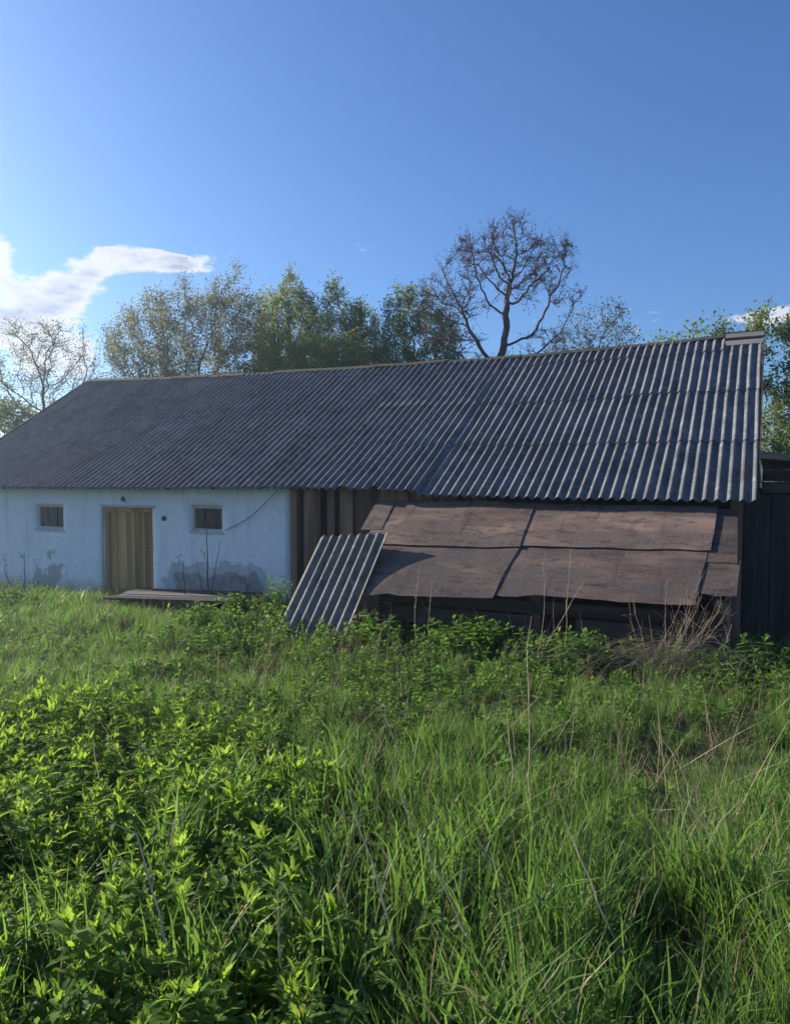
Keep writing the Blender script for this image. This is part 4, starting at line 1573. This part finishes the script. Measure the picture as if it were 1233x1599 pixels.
nettle_p = [herb_mesh(rs0, h, nd, 0.092, 0.0135, 'herb_plant', M['nettle'], 0.95, 8) for h, nd in ((0.24, 4), (0.30, 5), (0.20, 4), (0.34, 5))]
nettle_p += [herb_mesh(rs0, h, nd, 0.120, 0.020, 'herb_plant', M['nettle'], 0.5, 6) for h, nd in ((0.25, 4), (0.31, 4))]
nettle_p += [herb_mesh(rs0, 0.16, 3, 0.11, 0.034, 'herb_plant', M['nettle'], 0.0, 2, tilt=(0.2, 0.9)), herb_mesh(rs0, 0.24, 5, 0.055, 0.012, 'herb_plant', M['nettle'], 0.8, 7)]
P, rs = spots(lambda x, y: 165 * nettle_zone(x, y) * (0.45 + 0.55 * patch(x, y, 1.6, 91, 0.3, 0.5)), 1.2, 8, 2)
n = len(P)
sz = rs.uniform(0.65, 1.1, n) * np.interp(P[:, 1], [1.2, 2.2, 3.2], [0.8, 0.95, 1.0]) * (0.75 + 0.45 * patch(P[:, 0], P[:, 1], 1.3, 93, 0.3, 0.6))
rot = np.stack([rs.normal(size=n) * 0.16, rs.normal(size=n) * 0.16, rs.uniform(0, 6.28, n)], -1)
tint = np.clip(patch(P[:, 0], P[:, 1], 1.0, 95, 0.3, 0.65) * 0.8 + rs.uniform(-0.15, 0.35, n), 0, 1)
scatter('herb_bed', 'dense bed of broad leaved green herbs in the near corner of the yard', 'herbs', nettle_p, P, rot, np.repeat(sz[:, None], 3, 1), rs.choice(8, n, p=[.16, .15, .14, .12, .09, .07, .12, .15]), tint)

weed_p = [herb_mesh(rs0, h, nd, 0.06, 0.017, 'low_weed', M['weed'], 0.3, 4, (0.0, 0.6), (0.3, 1.0), False, 5) for h, nd in ((0.16, 4), (0.20, 5), (0.24, 5), (0.13, 3))]


def d_weed(x, y):
    u, v = to_uv(x, y)
    band = np.exp(-((v + 2.5) / 1.0) ** 2) * (u < 7.4)
    d = 60 * patch(x, y, 0.9, 101, 0.38, 0.58) + 75 * band * patch(x, y, 1.2, 103, 0.3, 0.5)
    d = d + 60 * np.exp(-((v + 2.0) / 0.35) ** 2) * (u > 0.0) * (u < 5.0)
    d = d + 40 * np.exp(-(((x - 0.35) / 0.45) ** 2 + ((y - 4.3) / 0.5) ** 2))
    d = d + 55 * np.exp(-((v + 0.35) / 0.5) ** 2) * (u > 7.2) * patch(x, y, 1.0, 107, 0.3, 0.5)
    return d * (1 - 0.25 * nettle_zone(x, y)) + 34 * nettle_zone(x, y) * (y < 5)


P, rs = spots(d_weed, 1.3, 16, 3)
n = len(P)
u_, v_ = to_uv(P[:, 0], P[:, 1])
sz = rs.uniform(0.8, 1.4, n) * (1 + 0.7 * np.exp(-((v_ + 2.1) / 0.8) ** 2) * rs.random(n))
rot = np.stack([rs.normal(size=n) * 0.15, rs.normal(size=n) * 0.15, rs.uniform(0, 6.28, n)], -1)
tint = np.clip(patch(P[:, 0], P[:, 1], 1.0, 105, 0.3, 0.65) + rs.uniform(-0.2, 0.3, n), 0, 1)
scatter('low_weeds', 'low leafy weeds mixed into the grass and along the lean-to', 'weeds', weed_p, P, rot, np.repeat(sz[:, None], 3, 1), rs.integers(0, 4, n), tint)

straw_p = [blade_mesh(rs0, 16, (0.25, 0.65), (0.002, 0.004), 0.10, (0.3, 2.6), 0.9, 'dead_grass', M['straw']) for _ in range(4)]
straw_p += [blade_mesh(rs0, 3, (0.45, 0.85), (0.003, 0.005), 0.12, (0.0, 0.5), 0.55, 'dead_grass', M['straw']) for _ in range(3)]


def d_straw(x, y):
    d = 6 + 9 * patch(x, y, 0.7, 111, 0.45, 0.62) * (0.35 + 0.65 * (x > -0.1 * y))
    return d * (1 - 0.9 * nettle_zone(x, y))


P, rs = spots(d_straw, 1.3, 15, 4)
n = len(P)
sz = rs.uniform(0.6, 1.2, n)
rot = np.stack([rs.normal(size=n) * 0.3, rs.normal(size=n) * 0.3, rs.uniform(0, 6.28, n)], -1)
scatter('dead_grass', 'dry straw coloured grass matted between the green blades', 'dry grass', straw_p, P, rot, np.repeat(sz[:, None], 3, 1), rs.choice(7, n, p=[.1, .1, .1, .1, .2, .2, .2]), rs.random(n))


# ------------------------------------------------------------------ shrubs at the foot of the lean-to and sheet
def shrub(x, y, h, w, nst, seed, label):
    rs = np.random.default_rng(seed)
    t = empty('leafy_shrub', (x, y, float(height(x, y)) - 0.03), rs.uniform(0, 6), label, 'shrub', 'young shrubs along the barn')
    stems, V, F, bl, base = [], [], [], [], 0
    for s in range(nst):
        a = rs.uniform(0, 6.28)
        d = np.array([math.cos(a), math.sin(a), 0]) * w * rs.uniform(0.3, 1.0)
        hh = h * rs.uniform(0.6, 1.05)
        pts = np.array([d * t_ ** 1.4 + np.array([0, 0, hh * t_]) for t_ in np.linspace(0, 1, 6)])
        stems.append((pts, np.linspace(0.007, 0.002, 6)))
        for k in range(7):
            tt = 0.25 + 0.75 * k / 6
            p = d * tt ** 1.4 + np.array([0, 0, hh * tt])
            yaw = rs.uniform(0, 6.28)
            for q in range(2):
                yw = yaw + q * math.pi
                for m_, (off, dy) in enumerate(((0.10, 0), (0.06, 0.75), (0.06, -0.75), (0.02, 1.0))):
                    v, f = leaf_geo(rs, 0.085 * rs.uniform(0.7, 1.2), 0.022, rs.uniform(0.2, 0.9), 0.3)
                    v = rot_zy(v, yw + dy, rs.uniform(0.0, 0.7), rs.normal() * 0.3)
                    v = v + p + np.array([math.cos(yw), math.sin(yw), 0.3]) * off
                    V.append(v)
                    F.append(f + base)
                    bl += [rs.uniform(0, 0.9)] * len(v)
                    base += len(v)
    v, f = tube_np(stems, 4)
    link('stem', mesh_np('stem', v, f, True), M['sapling'], t)
    link('leaves', mesh_np('leaves', np.concatenate(V), np.concatenate(F), True, {'bl': bl}), M['shrub'], t)


shrub(-2.42, 12.16, 0.46, 0.36, 12, 1, 'bright green shrub right of the board platform')
shrub(-1.76, 11.9, 0.74, 0.25, 9, 2, 'tall leafy shrub at the corner between white wall and leaning sheet')
shrub(-0.41, 9.54, 0.36, 0.24, 9, 3, 'small pale shrub at the foot of the leaning sheet')
shrub(0.60, 9.36, 0.40, 0.24, 9, 4, 'low dark shrub before the middle of the lean-to')
shrub(1.04, 9.25, 0.52, 0.24, 12, 5, 'tallest leafy shrub in front of the lean-to boards')
shrub(2.08, 8.57, 0.44, 0.13, 5, 6, 'thin upright shrub left of the dry brush heap')
shrub(3.42, 8.10, 0.34, 0.30, 10, 7, 'spreading shrub beside the near post of the lean-to')
shrub(4.05, 8.40, 0.34, 0.28, 9, 8, 'leafy shrub before the dark plank shed')


# ------------------------------------------------------------------ saplings before the white wall
def sapling(x, y, h, lean, forks, seed, label):
    rs = np.random.default_rng(seed)
    br = []
    n = 9
    pts = np.array([[lean * t * h + rs.normal() * 0.012, rs.normal() * 0.012, h * t - 0.05] for t in np.linspace(0, 1, n)])
    br.append((pts, np.linspace(0.017, 0.006, n)))
    for t, dx, L_ in forks:
        i = int(t * (n - 1))
        p = pts[i]
        q = np.array([p + np.array([dx * s ** 0.8, rs.normal() * 0.01, L_ * s]) for s in np.linspace(0, 1, 6)])
        br.append((q, np.linspace(0.011, 0.004, 6)))
    for _ in range(10):
        b = br[rs.integers(len(br))][0]
        p = b[rs.integers(len(b) // 2, len(b))]
        d = rs.normal(size=3) * 0.05
        d[2] = abs(d[2]) + 0.02
        br.append((np.array([p, p + d * 0.6, p + d]), np.array([0.004, 0.004, 0.003])))
    v, f = tube_np(br, 5)
    o = link('sapling', mesh_np('sapling', v, f, True), M['sapling'])
    o.location = (x, y, float(height(x, y)))
    tag(o, label, 'sapling', 'bare saplings before the white wall')


sapling(-3.29, 13.43, 1.78, 0.0, [(0.2, 0.23, 1.1), (0.12, -0.2, 0.95)], 1, 'tallest bare forked sapling before the small window')
sapling(-3.66, 13.35, 0.95, -0.04, [], 2, 'thin bare sapling just left of the forked one')
sapling(-3.05, 13.2, 0.42, 0.05, [], 3, 'short bare stick right of the forked sapling')
sapling(-2.62, 13.6, 0.62, -0.05, [(0.5, 0.06, 0.2)], 4, 'low bare sapling at the right end of the board platform')
sapling(-7.28, 15.0, 0.98, 0.03, [], 5, 'bare upright sapling before the wall left of the door')
sapling(-7.45, 15.0, 0.75, -0.3, [], 6, 'bare sapling tilting outwards before the wall left of the door')


# ------------------------------------------------------------------ dry stalks
def stalk(base, top, r, seed, label, bend=0.05, side=3):
    r = r * (1.1 if base[1] < 5 else 0.62)
    top = (top[0], top[1], top[2] + (0.08 if base[1] < 5 else 0.0))
    rs = np.random.default_rng(seed)
    b = np.array([base[0], base[1], float(height(base[0], base[1])) - 0.03])
    d = np.array(top) - b
    Ln = np.linalg.norm(d)
    bow = rs.normal(size=3) * bend * Ln
    n = 9
    pts = np.array([d * t + bow * math.sin(math.pi * t) * 0.6 + rs.normal(size=3) * 0.004 for t in np.linspace(0, 1, n)])
    br = [(pts, np.linspace(r, r * 0.45, n))]
    for _ in range(side):
        i = rs.integers(4, n)
        q = d / Ln * rs.uniform(0.05, 0.14) + rs.normal(size=3) * 0.035
        br.append((np.array([pts[i], pts[i] + q * 0.5, pts[i] + q]), np.array([r * 0.45, r * 0.35, r * 0.25])))
    v, f = tube_np(br, 5)
    o = link('dry_stalk', mesh_np('dry_stalk', v, f, True), M['twig'])
    o.location = b
    tag(o, label, 'stalk', 'dry stalks standing in the grass')


named_stalks = [
    ((-0.683, 2.498), (-0.841, 2.45, 0.889), 0.0055, 'thick dry stalk leaning left among the broad leaved herbs'),
    ((0.019, 2.648), (-0.161, 2.60, 0.975), 0.0050, 'pale dry stalk leaning left at the edge of the herb bed'),
    ((0.334, 2.518), (0.04, 2.55, 0.923), 0.0045, 'dry stalk leaning far left in the long grass near the camera'),
    ((0.727, 3.894), (0.683, 3.90, 1.16), 0.0030, 'tall thin upright dry stalk in the middle of the grass'),
    ((0.616, 4.044), (0.594, 4.04, 0.78), 0.0034, 'short upright dry stalk left of the tall thin one'),
    ((0.582, 2.897), (0.318, 2.90, 0.662), 0.0040, 'low dry stalk slanting through the grass, below the tall upright one'),
    ((-0.10, 2.60), (-0.504, 2.75, 0.66), 0.0036, 'dry stalk lying slanted over the dark herb leaves'),
    ((-0.366, 2.498), (-0.396, 2.498, 0.56), 0.0055, 'stub of a cut dry stalk upright among the herbs'),
    ((0.19, 4.604), (-0.064, 4.60, 0.60), 0.0038, 'dry stalk leaning left beyond the herb bed in mid yard'),
    ((1.932, 4.553), (1.597, 4.50, 0.50), 0.0050, 'dry stalk slanting over the matted straw on the right'),
    ((0.266, 9.43), (0.31, 9.43, 1.02), 0.0060, 'upright dry stalk before the lean-to left of a shorter one'),
    ((0.432, 9.25), (0.45, 9.25, 0.85), 0.0050, 'shorter upright dry stalk before the lean-to'),
    ((1.894, 8.55), (1.96, 8.55, 1.30), 0.0050, 'upright dry stalk before the right half of the lean-to'),
    ((1.45, 8.6), (2.05, 8.5, 0.86), 0.0060, 'dry stalk crossing slantwise before the lean-to boards'),
    ((1.526, 8.5), (1.64, 8.5, 1.15), 0.0045, 'thin dry stalk close to the slanting one by the lean-to'),
    ((3.93, 7.58), (2.95, 7.9, 0.72), 0.0070, 'long dry stalk arching away from the brush heap to the right'),
    ((3.49, 8.23), (3.62, 8.2, 0.52), 0.0055, 'short forked dry twig before the dark plank shed'),
    ((-0.30, 8.9), (-0.12, 8.8, 0.40), 0.0050, 'dry twig sticking out of the weeds below the leaning sheet'),
    ((1.55, 3.15), (1.20, 3.2, 0.72), 0.0036, 'dry stalk tipping left in the tall grass on the right'),
    ((0.95, 2.7), (0.62, 2.62, 0.80), 0.0040, 'dry stalk bent across the long grass near the camera'),
]
for i, (b, t, r, lab) in enumerate(named_stalks):
    stalk(b, t, r, 200 + i, lab, 0.05, 5 if b[1] > 8 else 2)


# ------------------------------------------------------------------ heap of dry brush before the lean-to
def brush_heap():
    rs = np.random.default_rng(77)
    cx_, cy_ = 2.62, 8.05
    z0 = float(height(cx_, cy_))
    br = []
    for i in range(190):
        # mat of fallen stems sloping down towards the viewer's left
        p = np.array([rs.normal() * 0.55, rs.normal() * 0.32, abs(rs.normal()) * 0.09 + 0.02])
        d = np.array([rs.uniform(-1.0, -0.3), rs.uniform(-0.55, 0.15), rs.uniform(-0.22, 0.10)]) if rs.random() < 0.8 else rs.normal(size=3) * np.array([1, 0.6, 0.25])
        Ln = rs.uniform(0.3, 0.75)
        d = d / np.linalg.norm(d) * Ln
        q = np.array([p + np.array([0.25, 0.05, 0.18]) - d * (t - 0.3) * -1 + np.array([0, 0, 0.08 * math.sin(math.pi * t)]) for t in np.linspace(0, 1, 5)])
        q[:, 2] = np.maximum(q[:, 2], 0.0)
        r = rs.uniform(0.0014, 0.0032)
        br.append((q, np.linspace(r, r * 0.5, 5)))
    for i in range(24):
        # upright stems of the same dead plant fanning up to the right
        p = np.array([0.25 + rs.normal() * 0.16, 0.08 + rs.normal() * 0.12, 0.05])
        a = rs.normal() * 0.42 + 0.22
        Ln = rs.uniform(0.45, 1.12)
        d = np.array([math.sin(a), rs.normal() * 0.18, math.cos(a)]) * Ln
        q = np.array([p + d * t + np.array([0.05 * t * t, 0, 0]) for t in np.linspace(0, 1, 6)]) + rs.normal(size=(6, 3)) * 0.008
        r = rs.uniform(0.002, 0.0042)
        br.append((q, np.linspace(r, r * 0.4, 6)))
        for _ in range(5):
            k = rs.integers(2, 6)
            e = d / Ln * rs.uniform(0.05, 0.2) + rs.normal(size=3) * 0.07
            br.append((np.array([q[k], q[k] + e * 0.5, q[k] + e]), np.array([0.0018, 0.0014, 0.001])))
    v, f = tube_np(br, 4)
    o = link('brush_heap', mesh_np('brush_heap', v, f, True), M['brush'])
    o.location = (cx_, cy_, z0)
    tag(o, 'heap of dry brown brush before the near end of the lean-to', 'brush heap')


brush_heap()

# ------------------------------------------------------------------ thin added haze over the yard, imitating lens flare and lifting shadows
mb = MB()
mb.box(-70, 70, -12, 90, -2.0, 10.6)
hz, k, out = new_mat('flare_veil')
pv = k.n('ShaderNodeVolumePrincipled')
pv.inputs['Color'].default_value = (0.70, 0.84, 1.0, 1)
pv.inputs['Density'].default_value = 0.0020
pv.inputs['Anisotropy'].default_value = 0.74
k.l(pv.outputs[0], out.inputs['Volume'])
tag(mb.build('veil', hz), 'thin pale haze added over the yard and trees to imitate lens flare', 'veil', None, 'stuff')
